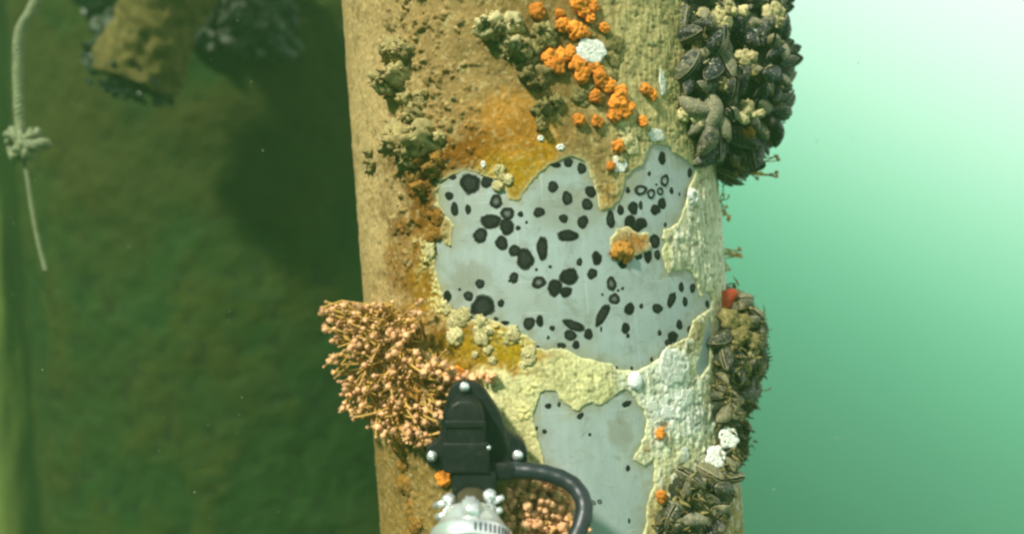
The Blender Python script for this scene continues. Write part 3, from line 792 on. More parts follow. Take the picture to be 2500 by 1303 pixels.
def hydroid(lab, count, root_fn, tip_fn, head_px, seed, stalk_r=0.0012, label_group=None, sag=0.01, extra=0):
    r = random.Random(seed)
    col = tag(empty("hydroid_colony"), lab, "hydroid", label_group)
    first = None
    for k in range(count):
        a, n_ = root_fn(r); b = tip_fn(r, a, n_)
        if b is None: continue
        if first is None: first = a; col.location = a
        mid1 = a.lerp(b, 0.35) + n_ * 0.12 * (b - a).length + Vector((r.uniform(-1, 1), r.uniform(-1, 1), r.uniform(-1, 1))) * 0.005
        mid2 = a.lerp(b, 0.72) + n_ * 0.08 * (b - a).length + Vector((r.uniform(-1, 1), r.uniform(-1, 1), r.uniform(-1, 1))) * 0.006 - Vector((0, 0, sag * 0.3))
        pts = []
        for t in (0, .2, .4, .6, .8, 1):
            u = 1 - t
            pts.append(a * u ** 3 + mid1 * (3 * u * u * t) + mid2 * (3 * u * t * t) + b * t ** 3)
        vs, fs = tube([p - first for p in pts], [stalk_r * f for f in (1.2, 1.1, 1, .9, .95, 1.1)], 5)
        st = mesh_obj("stalk", vs, fs, M['stalk'], col)
        dr = (pts[-1] - pts[-2]).normalized()
        s = head_px / 1750 * r.uniform(0.55, 1.3)
        link_copy("head", HEADS[k % 4], st, frame(b - first, dr, r.uniform(0, 6.28), s))
    if extra:                                  # the finer polyps between, too many and small to pick apart
        vs, fs, n0 = [], [], 0
        hv = [[v.co.copy() for v in h.vertices] for h in HEADS]; hf = [[tuple(f.vertices) for f in h.polygons] for h in HEADS]
        vs2, fs2 = [], []
        for k in range(extra):
            a, n_ = root_fn(r); b = tip_fn(r, a, n_)
            if b is None: continue
            mid = a.lerp(b, .5) + Vector((r.uniform(-1, 1), r.uniform(-1, 1), r.uniform(-1, 1))) * 0.012
            v_, f_ = tube([a - first, mid - first, b - first], [stalk_r, stalk_r * .9, stalk_r * .8], 4, False); i0 = len(vs); vs += v_; fs += [tuple(i0 + i for i in f) for f in f_]
            mt = frame(b - first, (b - mid).normalized(), r.uniform(0, 6.28), head_px / 1750 * r.uniform(.3, .75)); q_ = k % 4
            i0 = len(vs2); vs2 += [mt @ c for c in hv[q_]]; fs2 += [tuple(i0 + i for i in f) for f in hf[q_]]
        mesh_obj("fine_stalks", vs, fs, M['stalk'], col)["kind"] = "stuff"
        mesh_obj("fine_heads", vs2, fs2, M['polyp'], col)["kind"] = "stuff"
    return col
BUSH = [(785,742),(800,728),(840,740),(870,730),(900,748),(935,735),(985,735),(1025,728),(1045,760),(1060,800),(1090,850),(1125,900),(1110,940),(1090,985),(1085,1030),(1070,1060),(1045,1090),(990,1088),(930,1085),(905,1050),(870,1030),(830,1010),(812,985),(835,955),(815,920),(785,895),(800,870),(785,845),(800,815),(780,790)]
BR = [(800, 750, 26), (845, 765, 34), (895, 775, 34), (930, 755, 26), (808, 812, 30), (860, 830, 40), (915, 840, 36), (820, 888, 30), (870, 900, 40), (840, 950, 34), (895, 960, 38), (945, 925, 34), (975, 870, 36), (1000, 800, 32),
      (868, 1008, 30), (925, 1020, 40), (960, 1065, 34), (985, 1000, 36), (1020, 1050, 34), (1035, 905, 34), (1075, 905, 30), (1050, 1010, 26), (965, 800, 34), (1085, 960, 22), (1045, 1085, 26), (1000, 1080, 26)]
CUR = [0]
def root1(r):
    CUR[0] = r.randrange(len(BR)); cx, cy, w = BR[CUR[0]]
    x = max(918, cx + (1010 - cx) * 0.30); y = cy + (905 - cy) * 0.12
    p, n_ = surf(x + r.gauss(0, 20), y + r.gauss(0, 22), 0.001); return p, n_
def tip1(r, a, n_):
    cx, cy, w = BR[CUR[0]]
    for _ in range(60):
        x, y = cx + r.gauss(0, w * .75), cy + r.gauss(0, w * .75)
        D = 1.20 + 0.20 * max(0, min(1, (1060 - x) / 270)) + r.gauss(0, 0.016)
        b = P(x, y, D)
        hole = any(((x - hx_) / w_) ** 2 + ((y - hy_) / h_) ** 2 < 1 for hx_, hy_, w_, h_ in ((1028, 965, 34, 24), (932, 885, 22, 24), (1052, 845, 36, 24), (955, 772, 14, 18)))
        if in_poly(x, y, BUSH) and not hole and math.hypot(b.x, b.y) > R + 0.006 and (b - a).length < 0.13: return b
    return None
hydroid("bushy peach-coloured hydroid colony with round heads sticking out from the pile's left side", 290, root1, tip1, 7.2, 5, stalk_r=0.0018, extra=150)
tuft_at(985, 900, 130, 90, 420, s2l((150, 104, 40)), s2l((206, 156, 84)), "amber tangle of old stems at the foot of the peach hydroid colony", hz=0.45, size=0.10)
tuft_at(1000, 1030, 80, 91, 200, s2l((140, 98, 36)), s2l((200, 150, 76)), "amber tangle of old stems left of the black probe", hz=0.45, size=0.14)
BUSH2 = [(1235,1190),(1290,1165),(1350,1165),(1395,1180),(1405,1215),(1390,1270),(1450,1295),(1440,1330),(1330,1350),(1240,1340),(1225,1260)]
def root2(r):
    p, n_ = surf(r.uniform(1245, 1390), r.uniform(1190, 1330), 0.001); return p, n_
def tip2(r, a, n_):
    for _ in range(40):
        b = a + (n_ + Vector((r.uniform(-.9, .9), r.uniform(-.3, .3), r.uniform(-.6, 1.0)))).normalized() * r.uniform(0.012, 0.05)
        x, y, D = project(b.x, b.y, b.z)
        if in_poly(x, y, BUSH2): return b
    return None
hydroid("brown-orange hydroid colony on the pile framed by the probe's cable loop", 190, root2, tip2, 10.0, 6, stalk_r=0.0017, extra=200)
def line_tips(pxs, D):
    def f(r, a, n_):
        x, y = pxs[r.randrange(len(pxs))]
        return P(x + r.uniform(-10, 10), y + r.uniform(-8, 8), D + r.uniform(-.02, .02))
    return f
for k, (x, y, tips, num, lab) in enumerate([
    (1135, 918, [(1150, 905), (1180, 912), (1215, 918), (1245, 915), (1120, 890)], 26, "row of small orange hydroids just above the black probe"),
    (1000, 800, [(1025, 735), (1030, 765), (1010, 760)], 5, "tall pinkish hydroids standing up at the top of the bushy colony")]):
    hydroid(lab, num, lambda r, x=x, y=y: surf(x + r.uniform(-30, 80 if num > 10 else 30), y + r.uniform(-6, 14), 0.002),
            (lambda r, a, n_: a + (n_ * 1.0 + Vector((r.uniform(-.5, .5), 0, r.uniform(-.2, .8)))).normalized() * r.uniform(.008, .02)) if num > 10 else line_tips(tips, 1.22), 7.5, 20 + k)
SPRIGS = [((1800, 405, 1.44), [(1860, 392), (1895, 388), (1890, 430), (1870, 415), (1900, 425), (1850, 430)], 9, "fine reddish hydroid sprig hanging under the upper mussel cluster"),
          ((1758, 622, 1.46), [(1790, 618), (1815, 612), (1775, 640), (1780, 655), (1805, 628)], 9, "small pink hydroid sprig on the bare right edge between the mussel clusters"),
          ((1755, 500, 1.46), [(1770, 480), (1775, 530), (1768, 510), (1772, 460)], 8, "low orange hydroids on the pile's right edge under the upper mussel cluster"),
          ((1815, 940, 1.46), [(1850, 930), (1875, 945), (1845, 945), (1860, 915), (1840, 968)], 11, "orange-pink hydroid sprig sticking out of the lower mussel cluster"),
          ((1750, 1060, 1.42), [(1790, 1062), (1808, 1066), (1770, 1055)], 5, "thin pale hydroid sprig beside the two white shells")]
for k, ((x, y, D), tips, num, lab) in enumerate(SPRIGS):
    base = P(x, y, D); n_ = Vector((base.x, base.y, 0)).normalized()
    hydroid(lab, num, lambda r, base=base, n_=n_: (base + Vector((r.uniform(-.008, .008), r.uniform(-.008, .008), r.uniform(-.012, .012))), n_), line_tips(tips, D), 5.0, 40 + k, stalk_r=0.0010)

# ------------------------------------------------------------------ mussels
def valve_mesh(side, mat, fat=1.0):
    nu, nv = 11, 8; vs, fs = [], []
    for i in range(nu + 1):
        u = i / nu
        w = 0.28 * (math.sin(math.pi * min(1, u ** 0.75)) ** 0.7 if 0 < u < 1 else 0.0) * (0.62 + 0.5 * u)
        th_ = 0.22 * fat * (math.sin(math.pi * u ** 0.8) ** 0.6 if 0 < u < 1 else 0.0)
        bend = -0.10 * math.sin(math.pi * u)
        for j in range(nv + 1):
            v = -1 + 2 * j / nv
            vs.append((u - 0.5, w * v + bend, side * (th_ * max(0.0, 1 - abs(v) ** 2.2) ** 0.75 + 0.010 + 0.03 * u)))
    for i in range(nu):
        for j in range(nv):
            q_ = (i * (nv + 1) + j, i * (nv + 1) + j + 1, (i + 1) * (nv + 1) + j + 1, (i + 1) * (nv + 1) + j)
            fs.append(q_ if side < 0 else q_[::-1])
    me = bpy.data.meshes.new("shell_valve"); me.from_pydata(vs, [], fs)
    me.polygons.foreach_set("use_smooth", [True] * len(me.polygons)); me.materials.append(mat)
    return me
VAL = {k: [(valve_mesh(1, M[k], f), valve_mesh(-1, M[k], f)) for f in (0.9, 1.15)] for k in ('mussel', 'mussel_silt')}
def mussel(p, ax, side, length, kind, lab, group, k):
    ax = ax.normalized(); side = (side - ax * side.dot(ax)).normalized(); w = ax.cross(side)
    mw = Matrix.Translation(p) @ Matrix((ax, w, side)).transposed().to_4x4() @ Matrix.Diagonal((length,) * 3 + (1,))
    e = empty("mussel"); e.matrix_world = mw
    tag(e, lab, "mussel", group)
    for s in (0, 1):
        link_copy("shell_valve", VAL[kind][k % 2][s], e)
    return e
def clump(ells, spacing, lens, kind, lab, group, seed, matname, matlab, alt):
    r = random.Random(seed); pts = []
    # the matted core
    bm = bmesh.new()
    for q_, (c, rad) in enumerate(ells):
        ret = bmesh.ops.create_icosphere(bm, subdivisions=4, radius=1.0)
        for v in ret['verts']:
            u = v.co.copy()
            f = 0.86 + 0.13 * mnoise.noise(u * 3.1 + Vector((q_ * 5, seed, 0))) + 0.07 * mnoise.noise(u * 9 + Vector((q_, 0, seed)))
            v.co = Vector((c.x + u.x * rad[0] * f, c.y + u.y * rad[1] * f, c.z + u.z * rad[2] * f))
    o = bm_obj(matname, bm, M['mat']); tag(o, matlab, "mussel bed")
    for q_, (c, rad) in enumerate(ells):
        area = 4 * math.pi * (((rad[0] * rad[1]) ** 1.6 + (rad[0] * rad[2]) ** 1.6 + (rad[1] * rad[2]) ** 1.6) / 3) ** (1 / 1.6)
        n = int(area / spacing ** 2)
        for k in range(n):
            zf = 1 - 2 * (k + 0.5) / n; a = k * 2.399963 + q_
            u = Vector((math.sqrt(1 - zf * zf) * math.cos(a), math.sqrt(1 - zf * zf) * math.sin(a), zf))
            u = (u + Vector((r.uniform(-.12, .12), r.uniform(-.12, .12), r.uniform(-.12, .12)))).normalized()
            p = Vector((c.x + u.x * rad[0], c.y + u.y * rad[1], c.z + u.z * rad[2]))
            if math.hypot(p.x, p.y) < R + 0.006: continue
            if any(q2 != q_ and sum(((p[i] - c2[i]) / (r2[i] * 0.93)) ** 2 for i in range(3)) < 1 for q2, (c2, r2) in enumerate(ells)): continue
            nrm = Vector((u.x / rad[0], u.y / rad[1], u.z / rad[2])).normalized()
            if nrm.y > 0.5: continue
            x, y, D = project(p.x, p.y, p.z)
            if y < -130 or y > H + 130: continue
            if any((p - o2).length < spacing * 0.72 for o2 in pts): continue
            pts.append(p)
            rv = Vector((r.uniform(-1, 1), r.uniform(-1, 1), r.uniform(-1, 1)))
            ax = (nrm * r.uniform(0.1, 0.6) + (rv - nrm * rv.dot(nrm)).normalized() * r.uniform(0.5, 1.0) + Vector((0, 0, -0.25)))
            sd = nrm + Vector((r.uniform(-.7, .7), r.uniform(-.7, .7), r.uniform(-.7, .7)))
            mussel(p + nrm * r.uniform(-.006, .006), ax, sd, r.uniform(*lens), *((kind, lab, group) if r.random() < 0.85 else alt), k)
    return pts
def PS(px, py, h):
    """point h metres out from the pile's face under px, py"""
    p, n = surf(px, py); return p + n * h
UP = [(P(1790, 165, 1.45), (.082, .10, .150)), (P(1704, 190, 1.35), (.044, .05, .125)), (P(1800, -70, 1.46), (.085, .10, .10)), (P(1690, 10, 1.36), (.045, .05, .06)), (P(1775, 345, 1.45), (.055, .07, .055)), (P(1850, 110, 1.47), (.045, .06, .09))]
UPP = clump(UP, 0.0225, (0.030, 0.066), 'mussel', "dark mussel in the big cluster overhanging the pile's upper right edge", "mussels of the upper right cluster", 3,
      "mussel_mat", "dark matted mass under the upper right mussels",
      ("mussel_silt", "brownish silt-dusted mussel among the dark ones of the upper right cluster", "silt-dusted mussels of the upper right cluster"))
LO = [(P(1800, 800, 1.44), (.034, .055, .045)), (P(1800, 860, 1.43), (.040, .06, .045)), (PS(1752, 885, .004), (.024, .03, .04)), (P(1780, 945, 1.43), (.032, .055, .045)), (PS(1750, 985, .002), (.024, .03, .035)),
      (P(1772, 1050, 1.43), (.026, .045, .045)), (PS(1755, 1120, 0.002), (.022, .03, .03)), (PS(1655, 1195, 0.001), (.030, .018, .026)), (PS(1640, 1275, 0.003), (.036, .026, .040)), (PS(1715, 1215, .004), (.030, .03, .042)), (PS(1690, 1340, 0.003), (.055, .035, .045)), (P(1775, 740, 1.44), (.020, .035, .026))]
LOP = clump(LO, 0.0205, (0.022, 0.052), 'mussel_silt', "silt-covered mussel in the ragged cluster down the pile's lower right edge", "mussels of the lower right cluster", 4,
      "mussel_mat", "brown matted mass under the lower right mussels",
      ("mussel", "clean dark mussel among the silted ones of the lower right cluster", "clean dark mussels of the lower right cluster"))
# growth on the mussels
def fuzz(lab, pts, per, seed, ca, cb, reach=0.014):
    r = random.Random(seed); vs, fs, cs = [], [], []
    for p in pts:
        for k in range(int(per * r.uniform(0, 2))):
            b = p + Vector((r.gauss(0, 1), r.gauss(0, 1), r.gauss(0, 1))) * 0.006
            if math.hypot(b.x, b.y) < R + 0.004: continue
            d_ = Vector((r.uniform(-.4, 1), r.uniform(-1, .2), r.uniform(-1, .6))).normalized(); sd = d_.cross(Vector((r.uniform(-1, 1), 0.3, r.uniform(-1, 1)))).normalized(); nn = d_.cross(sd)
            ln = reach * r.uniform(.3, 1.3); wd = r.uniform(.0010, .0032); i0 = len(vs)
            for t, wf in ((0, .8), (.5, 1), (1, .3)):
                c = b + d_ * ln * t + nn * ln * .3 * t * t
                for u, v in ((1, 0), (-.5, .8), (-.5, -.8)): vs.append(c + sd * (u * wd * wf) + nn * (v * wd * wf))
            m_ = r.random(); g = r.uniform(.6, 1.1); cs += [tuple((x * (1 - m_) + y * m_) * g for x, y in zip(ca, cb))] * 9
            for q_ in (0, 3):
                for j in range(3): fs.append((i0 + q_ + j, i0 + q_ + (j + 1) % 3, i0 + q_ + 3 + (j + 1) % 3, i0 + q_ + 3 + j))
            fs.append((i0 + 6, i0 + 7, i0 + 8))
    tag(mesh_obj("silty_fuzz", vs, fs, M['growth'], None, cols=cs), lab, "fuzz", None, "stuff")
fuzz("fine silty fuzz growing between the upper right mussels", UPP, 5, 1, OLV1, CRM2, 0.009)
fuzz("shaggy silty fuzz growing over the lower right mussels", LOP, 16, 2, OLV1, CRM1, 0.013)
def outn(p): return Vector((p.x * 0.6, p.y - 0.35, 0.1)).normalized()
for k, (x, y, D, r_, n, ca, cb, lab) in enumerate([
    (1745, 42, 1.355, 52, 150, CRM1, CRM2, "cream fuzzy tuft on top of the upper mussel cluster"),
    (1690, 285, 1.335, 38, 120, CRM1, CRM2, "pale ribbed oval growth at the lower left of the upper mussel cluster"),
    (1832, 265, 1.36, 34, 80, OLV1, CRM2, "silty tuft low on the right face of the upper mussel cluster"),
    (1880, 40, 1.40, 40, 80, OLV1, CRM2, "olive tuft at the top right of the upper mussel cluster"),
    (1700, 105, 1.34, 30, 60, OLV1, TAN1, "dark olive tuft at the left of the upper mussel cluster"),
    (1810, 140, 1.34, 34, 60, TAN1, CRM2, "tan tuft in the middle of the upper mussel cluster"),
    (1790, 15, 1.35, 36, 90, OLV1, CRM2, "shaggy tan tuft at the very top of the upper mussel cluster"),
    (1760, 215, 1.335, 26, 60, OLV1, TAN2, "brown tuft left of centre in the upper mussel cluster"),
    (1860, 190, 1.385, 26, 60, OLV1, CRM1, "olive tuft on the outer edge of the upper mussel cluster"),
    (1815, 325, 1.37, 24, 50, AMB1, AMB2, "rusty tuft near the bottom of the upper mussel cluster"),
    (1835, 850, 1.40, 30, 80, OLV1, CRM2, "pale shaggy tuft on the outermost bulge of the lower mussel cluster"),
    (1690, 1250, 1.32, 34, 80, OLV1, CRM2, "pale shaggy tuft in the bottom right mussels"),
    (1800, 800, 1.39, 52, 160, OLV1, CRM1, "shaggy olive growth near the top of the lower mussel cluster"),
    (1795, 900, 1.385, 52, 160, OLV1, CRM1, "shaggy olive growth in the middle of the lower mussel cluster"),
    (1762, 1010, 1.375, 44, 120, OLV1, AMB2, "brown growth above the two white shells in the lower cluster"),
    (1735, 1165, 1.355, 46, 120, OLV1, CRM1, "olive growth below the two white shells"),
    (1640, 1285, 1.29, 52, 140, OLV1, CRM1, "shaggy olive growth at the bottom right of the pile"),
    (1800, 410, 1.42, 26, 50, OLV1, TAN1, "brown tuft at the bottom tip of the upper mussel cluster")]):
    p = P(x, y, D - 0.03); tuft_at(0, 0, r_, 60 + k, n, ca, cb, lab, pn=(p, outn(p)), hz=0.8, size=0.24)
p = P(1772, 728, 1.40)
o = link_copy("red_sponge", lump_mesh("red_sponge", M['red'], 12, 3, 0.2, 2, 0.6, 4), None, frame(p, outn(p), 0.4, 1) @ Matrix.Diagonal((0.030, 0.016, 0.012, 1)))
tag(o, "flat brick-red sponge at the top of the lower mussel cluster", "sponge")
p = P(1730, 1042, 1.385)
tag(link_copy("orange_sponge", SPG[3], None, frame(p, outn(p), 1.0, 0.012)), "dull orange sponge lump on the lower mussel cluster left of the white shells", "sponge")
for x, y, D, s, lab in [(1780, 1068, 1.315, 0.0150, "bright white shell, upper of the two on the lower mussel cluster"), (1748, 1116, 1.305, 0.0155, "bright white shell, lower of the two on the lower mussel cluster"),
                        (1838, 70, 1.36, 0.013, "pale barnacle high on the upper mussel cluster")]:
    p = P(x, y, D)
    tag(link_copy("barnacle", BARN[2], None, frame(p, outn(p), x, s)), lab, "barnacle")

# ------------------------------------------------------------------ the probe on its holder, reaching up into the picture
PO = P(1155, 1130, 1.165)                       # origin of the probe: centre of its body
K = 1.165 / FPX                                  # metres per photograph pixel at that depth
probe = tag(empty("probe"), "black inspection probe with three screws, steel hose clamp and curved cable before the pile", "probe")
probe.matrix_world = Matrix.Translation(PO) @ rot
def q2(px, py): return ((px - 1155) * K, (1130 - py) * K)
def prism(name, outline, z0, z1, mat, bev=0.004, parent=None, seg=3, top_scale=1.0):
    bm = bmesh.new(); pts = [q2(*p) for p in outline]
    cx = sum(p[0] for p in pts) / len(pts); cy = sum(p[1] for p in pts) / len(pts)
    lo = [bm.verts.new((x, y, z0)) for x, y in pts]; hi = [bm.verts.new((cx + (x - cx) * top_scale, cy + (y - cy) * top_scale, z1)) for x, y in pts]
    n = len(pts)
    bm.faces.new(lo); bm.faces.new(hi[::-1])
    for i in range(n): bm.faces.new((lo[i], hi[i], hi[(i + 1) % n], lo[(i + 1) % n]))
    bmesh.ops.recalc_face_normals(bm, faces=bm.faces)
    if bev: bmesh.ops.bevel(bm, geom=list(bm.edges), offset=bev, segments=seg, affect='EDGES', profile=0.6, clamp_overlap=True)
    return bm_obj(name, bm, mat, parent or probe)
def smooth_outline(pts, it=2):
    for _ in range(it):
        o = []
        for i in range(len(pts)):
            a, b = pts[i], pts[(i + 1) % len(pts)]
            o += [(a[0] * .75 + b[0] * .25, a[1] * .75 + b[1] * .25), (a[0] * .25 + b[0] * .75, a[1] * .25 + b[1] * .75)]
        pts = o
    return pts
flange = smooth_outline([(1108, 932), (1168, 932), (1192, 968), (1222, 1010), (1232, 1052), (1285, 1082), (1290, 1140), (1240, 1152), (1070, 1152), (1036, 1130), (1040, 1092), (1074, 1072), (1080, 1010), (1092, 960)], 2)  # flange plate; its right bulge also takes in the probe's shadow on the pile
prism("flange", flange, -0.030, -0.004, M['black'], 0.003)
prism("body", smooth_outline([(1104, 962), (1172, 962), (1188, 1010), (1190, 1100), (1196, 1136), (1092, 1136), (1086, 1100), (1090, 1010)], 1), -0.006, 0.030, M['black'], 0.005, top_scale=0.92)
prism("raised_band", [(1090, 1016), (1186, 1016), (1186, 1034), (1090, 1034)], 0.020, 0.0325, M['black'], 0.002)
prism("lower_block", [(1086, 1068), (1194, 1068), (1198, 1140), (1088, 1140)], 0.020, 0.0345, M['black'], 0.003)
prism("neck", smooth_outline([(1106, 1128), (1212, 1128), (1216, 1180), (1204, 1228), (1116, 1228), (1104, 1180)], 1), -0.012, 0.030, M['black'], 0.005)
prism("cable_gland", smooth_outline([(1180, 1118), (1262, 1122), (1262, 1162), (1180, 1166)], 1), -0.006, 0.022, M['black'], 0.004)
def screw(px, py, z, r_px, name="screw", dome=True, hexed=False):
    bm = bmesh.new(); r_ = r_px * K
    bmesh.ops.create_cone(bm, cap_ends=True, segments=6 if hexed else 16, radius1=r_, radius2=r_, depth=r_ * 0.8)
    bmesh.ops.bevel(bm, geom=[e for e in bm.edges], offset=r_ * 0.14, segments=2, affect='EDGES')
    ret = bmesh.ops.create_uvsphere(bm, u_segments=14, v_segments=8, radius=r_ * 0.72)
    for v in ret['verts']: v.co.z = v.co.z * 0.6 + r_ * 0.45
    x, y = q2(px, py)
    bmesh.ops.translate(bm, verts=bm.verts, vec=(x, y, z))
    return bm_obj(name, bm, M['chrome'], probe)
screw(1134, 944, 0.0, 12); screw(1055, 1113, 0.0, 13); screw(1264, 1111, 0.0, 13); 
screw(1194, 1080, 0.032, 6)
def bolt(px, py, sx):
    bm = bmesh.new()
    for dx, dy, r_, ln, sg in ((0, 18, 19, 26, 6), (4 * sx, -14, 23, 26, 16), (-20 * sx, 10, 9, 34, 10), (-18 * sx, -18, 9, 30, 10)):
        ret = bmesh.ops.create_cone(bm, cap_ends=True, segments=sg, radius1=r_ * K, radius2=r_ * K * 0.85, depth=ln * K)
        vs_ = ret['verts']
        bmesh.ops.rotate(bm, verts=vs_, cent=(0, 0, 0), matrix=Matrix.Rotation(math.radians(62 if abs(dx) > 5 else 20), 3, 'Y') @ Matrix.Rotation(math.radians(-25), 3, 'X'))
        x, y = q2(px + dx, py - dy)
        bmesh.ops.translate(bm, verts=vs_, vec=(x, y, 0.042))
    bmesh.ops.bevel(bm, geom=list(bm.edges), offset=0.0010, segments=2, affect='EDGES')
    return bm_obj("clamp_bolt", bm, M['chrome'], probe)
bolt(1101, 1218, 1); bolt(1196, 1208, -1)
# holder tube pointing down and back towards the vehicle
def lathe(name, prof, mat, origin, axis, parent=probe, seg=36):
    axis = axis.normalized(); qd = axis.to_track_quat('Z', 'Y').to_matrix()
    vs, fs = [], []
    for (r_, z) in prof:
        for j in range(seg):
            t = 2 * math.pi * j / seg
            vs.append(Vector(origin) + qd @ Vector((r_ * math.cos(t), r_ * math.sin(t), z)))
    n = len(prof)
    for i in range(n - 1):
        for j in range(seg): fs.append((i * seg + j, i * seg + (j + 1) % seg, (i + 1) * seg + (j + 1) % seg, (i + 1) * seg + j))
    fs.append(tuple(range(seg))[::-1]); fs.append(tuple((n - 1) * seg + j for j in range(seg)))
    return mesh_obj(name, vs, fs, mat, parent)
TAX = Vector((0, 0.80, -0.60)).normalized()             # from the clamp up into the neck
TO = (probe.matrix_world.inverted() @ P(1150, 1316, 1.10))
lathe("holder_tube", [(0.021, -0.24), (0.021, 0.03), (0.021, 0.050), (0.0195, 0.057), (0.015, 0.062), (0.0, 0.063)], M['tube'], TO, TAX)
lathe("hose_clamp", [(0.0275, -0.012), (0.050, -0.012), (0.0515, -0.010), (0.0515, 0.006), (0.049, 0.009), (0.044, 0.011), (0.043, 0.016), (0.036, 0.026), (0.034, 0.034), (0.030, 0.037), (0.0275, 0.037)], M['chrome'], TO, TAX)
clampo = probe.children[-1]
# worm screw housing on the clamp and its row of slots
xw = Vector((1, 0, 0)); zw = TAX.cross(xw)              # zw: towards the camera side of the tube
if zw.z < 0: zw = -zw
bm = bmesh.new(); bmesh.ops.create_cube(bm, size=1.0)
for v in bm.verts: v.co = TO + xw * (v.co.x * 0.020) + TAX * (0.022 + v.co.y * 0.030) + zw * (0.043 + v.co.z * 0.014)
bmesh.ops.bevel(bm, geom=list(bm.edges), offset=0.004, segments=3, affect='EDGES')
bm_obj("worm_housing", bm, M['chrome'], clampo)
for k in range(9):
    a = math.radians(8 + 7 * k)
    dirr = (zw * math.cos(a) + xw * math.sin(a)); tg = (xw * math.cos(a) - zw * math.sin(a))
    bm = bmesh.new(); bmesh.ops.create_cube(bm, size=1.0)
    for v in bm.verts: v.co = TO + dirr * (0.0510 + v.co.z * 0.002) + tg * (v.co.x * 0.0026) + TAX * (-0.002 + v.co.y * 0.010)
    bm_obj("band_slot", bm, M['black'], clampo, smooth=False)
cpts = [(1205, 1142, 0.006), (1250, 1143, 0.010), (1290, 1143, 0.013), (1330, 1148, 0.016), (1368, 1158, 0.02), (1398, 1174, 0.026), (1416, 1198, 0.034), (1420, 1226, 0.042), (1410, 1256, 0.05), (1392, 1290, 0.06), (1374, 1325, 0.072), (1350, 1375, 0.09), (1320, 1450, 0.13), (1290, 1560, 0.20)]
cp = [Vector((*q2(x, y), z)) for x, y, z in cpts]
fine = []
for i in range(len(cp) - 1):
    p0, p1, p2, p3 = cp[max(i - 1, 0)], cp[i], cp[i + 1], cp[min(i + 2, len(cp) - 1)]
    for t in (0, .25, .5, .75):
        fine.append(0.5 * ((2 * p1) + (p2 - p0) * t + (2 * p0 - 5 * p1 + 4 * p2 - p3) * t * t + (3 * p1 - p0 - 3 * p2 + p3) * t ** 3))
vs, fs = tube(fine, [0.0112 + 0.0004 * math.sin(i * 1.7) for i in range(len(fine))], 14)
mesh_obj("cable", vs, fs, M['cable'], probe)

# ------------------------------------------------------------------ the large column behind, at left
CC = Vector((-0.885, 1.62, 0)); CR = 0.775
th = np.linspace(-math.pi, math.pi, 521); zz = np.linspace(-1.35, 1.35, 340)
Tb, Zb = np.meshgrid(th, zz); Sb = CR * Tb
nb1 = fbm(Sb * 6, Zb * 6, 81); nb2 = fbm(Sb * 26, Zb * 26, 82); nb3 = fbm(Sb * 14 + Zb * 20, Zb * 60 - Sb * 10, 83, 3); nb4 = fbm(Sb * 80, Zb * 80, 84)
hb = 0.035 * (nb1 - 0.5) + 0.012 * (nb2 - 0.5) + 0.004 * (nb4 - 0.5)
rb = CR + hb
Vb = np.stack([CC.x + rb * np.sin(Tb), CC.y - rb * np.cos(Tb), Zb], -1).reshape(-1, 3)
Cb = np.empty(Tb.shape + (3,)); Cb[:] = L3((40, 70, 22))
k = np.clip((nb1 - 0.46) * 5, 0, 1)[..., None]; Cb = Cb * (1 - k) + L3((62, 74, 20)) * k
k = np.clip((nb2 - 0.56) * 6, 0, 1)[..., None] * 0.6; Cb = Cb * (1 - k) + L3((48, 72, 30)) * k
k = np.clip((nb3 - 0.60) * 7, 0, 1)[..., None] * 0.6; Cb = Cb * (1 - k) + L3((56, 80, 42)) * k
k = np.clip((0.42 - nb2) * 6, 0, 1)[..., None] * 0.6; Cb = Cb * (1 - k) + L3((28, 36, 22)) * k
br = np.clip((fbm(Sb * 3.2, Zb * 3.2, 87) - 0.40) * 5, 0, 1)[..., None] * np.clip(0.55 + Zb * 0.9, 0.25, 1)[..., None] * 0.75
Cb = Cb * (1 - br) + L3((66, 68, 22)) * br
Cb = Cb * 0.72 + np.array([0.002, 0.003, 0.003])
ib = np.arange(Tb.size).reshape(Tb.shape)
qb = np.stack([ib[:-1, :-1], ib[:-1, 1:], ib[1:, 1:], ib[1:, :-1]], -1).reshape(-1, 4)
column = tag(empty("column", (CC.x, CC.y, -1.35)), "wide dark green overgrown column filling the left background", "column")
def onto(o, root):
    o.parent = root; o.matrix_parent_inverse = Matrix.Translation(root.location).inverted(); return o
onto(mesh_obj("column_wall", Vb, qb, M['crust'], None, cols=Cb.reshape(-1, 3)), column)
def col_surf(px, py, h=0.0):
    dd = P(px, py, 1.0) - CAM; o = CAM - CC
    a = dd.x ** 2 + dd.y ** 2; b = 2 * (o.x * dd.x + o.y * dd.y); c = o.x ** 2 + o.y ** 2 - (CR + h) ** 2
    t = (-b - math.sqrt(max(b * b - 4 * a * c, 0))) / (2 * a); p = CAM + dd * t
    return p, Vector((p.x - CC.x, p.y - CC.y, 0)).normalized()
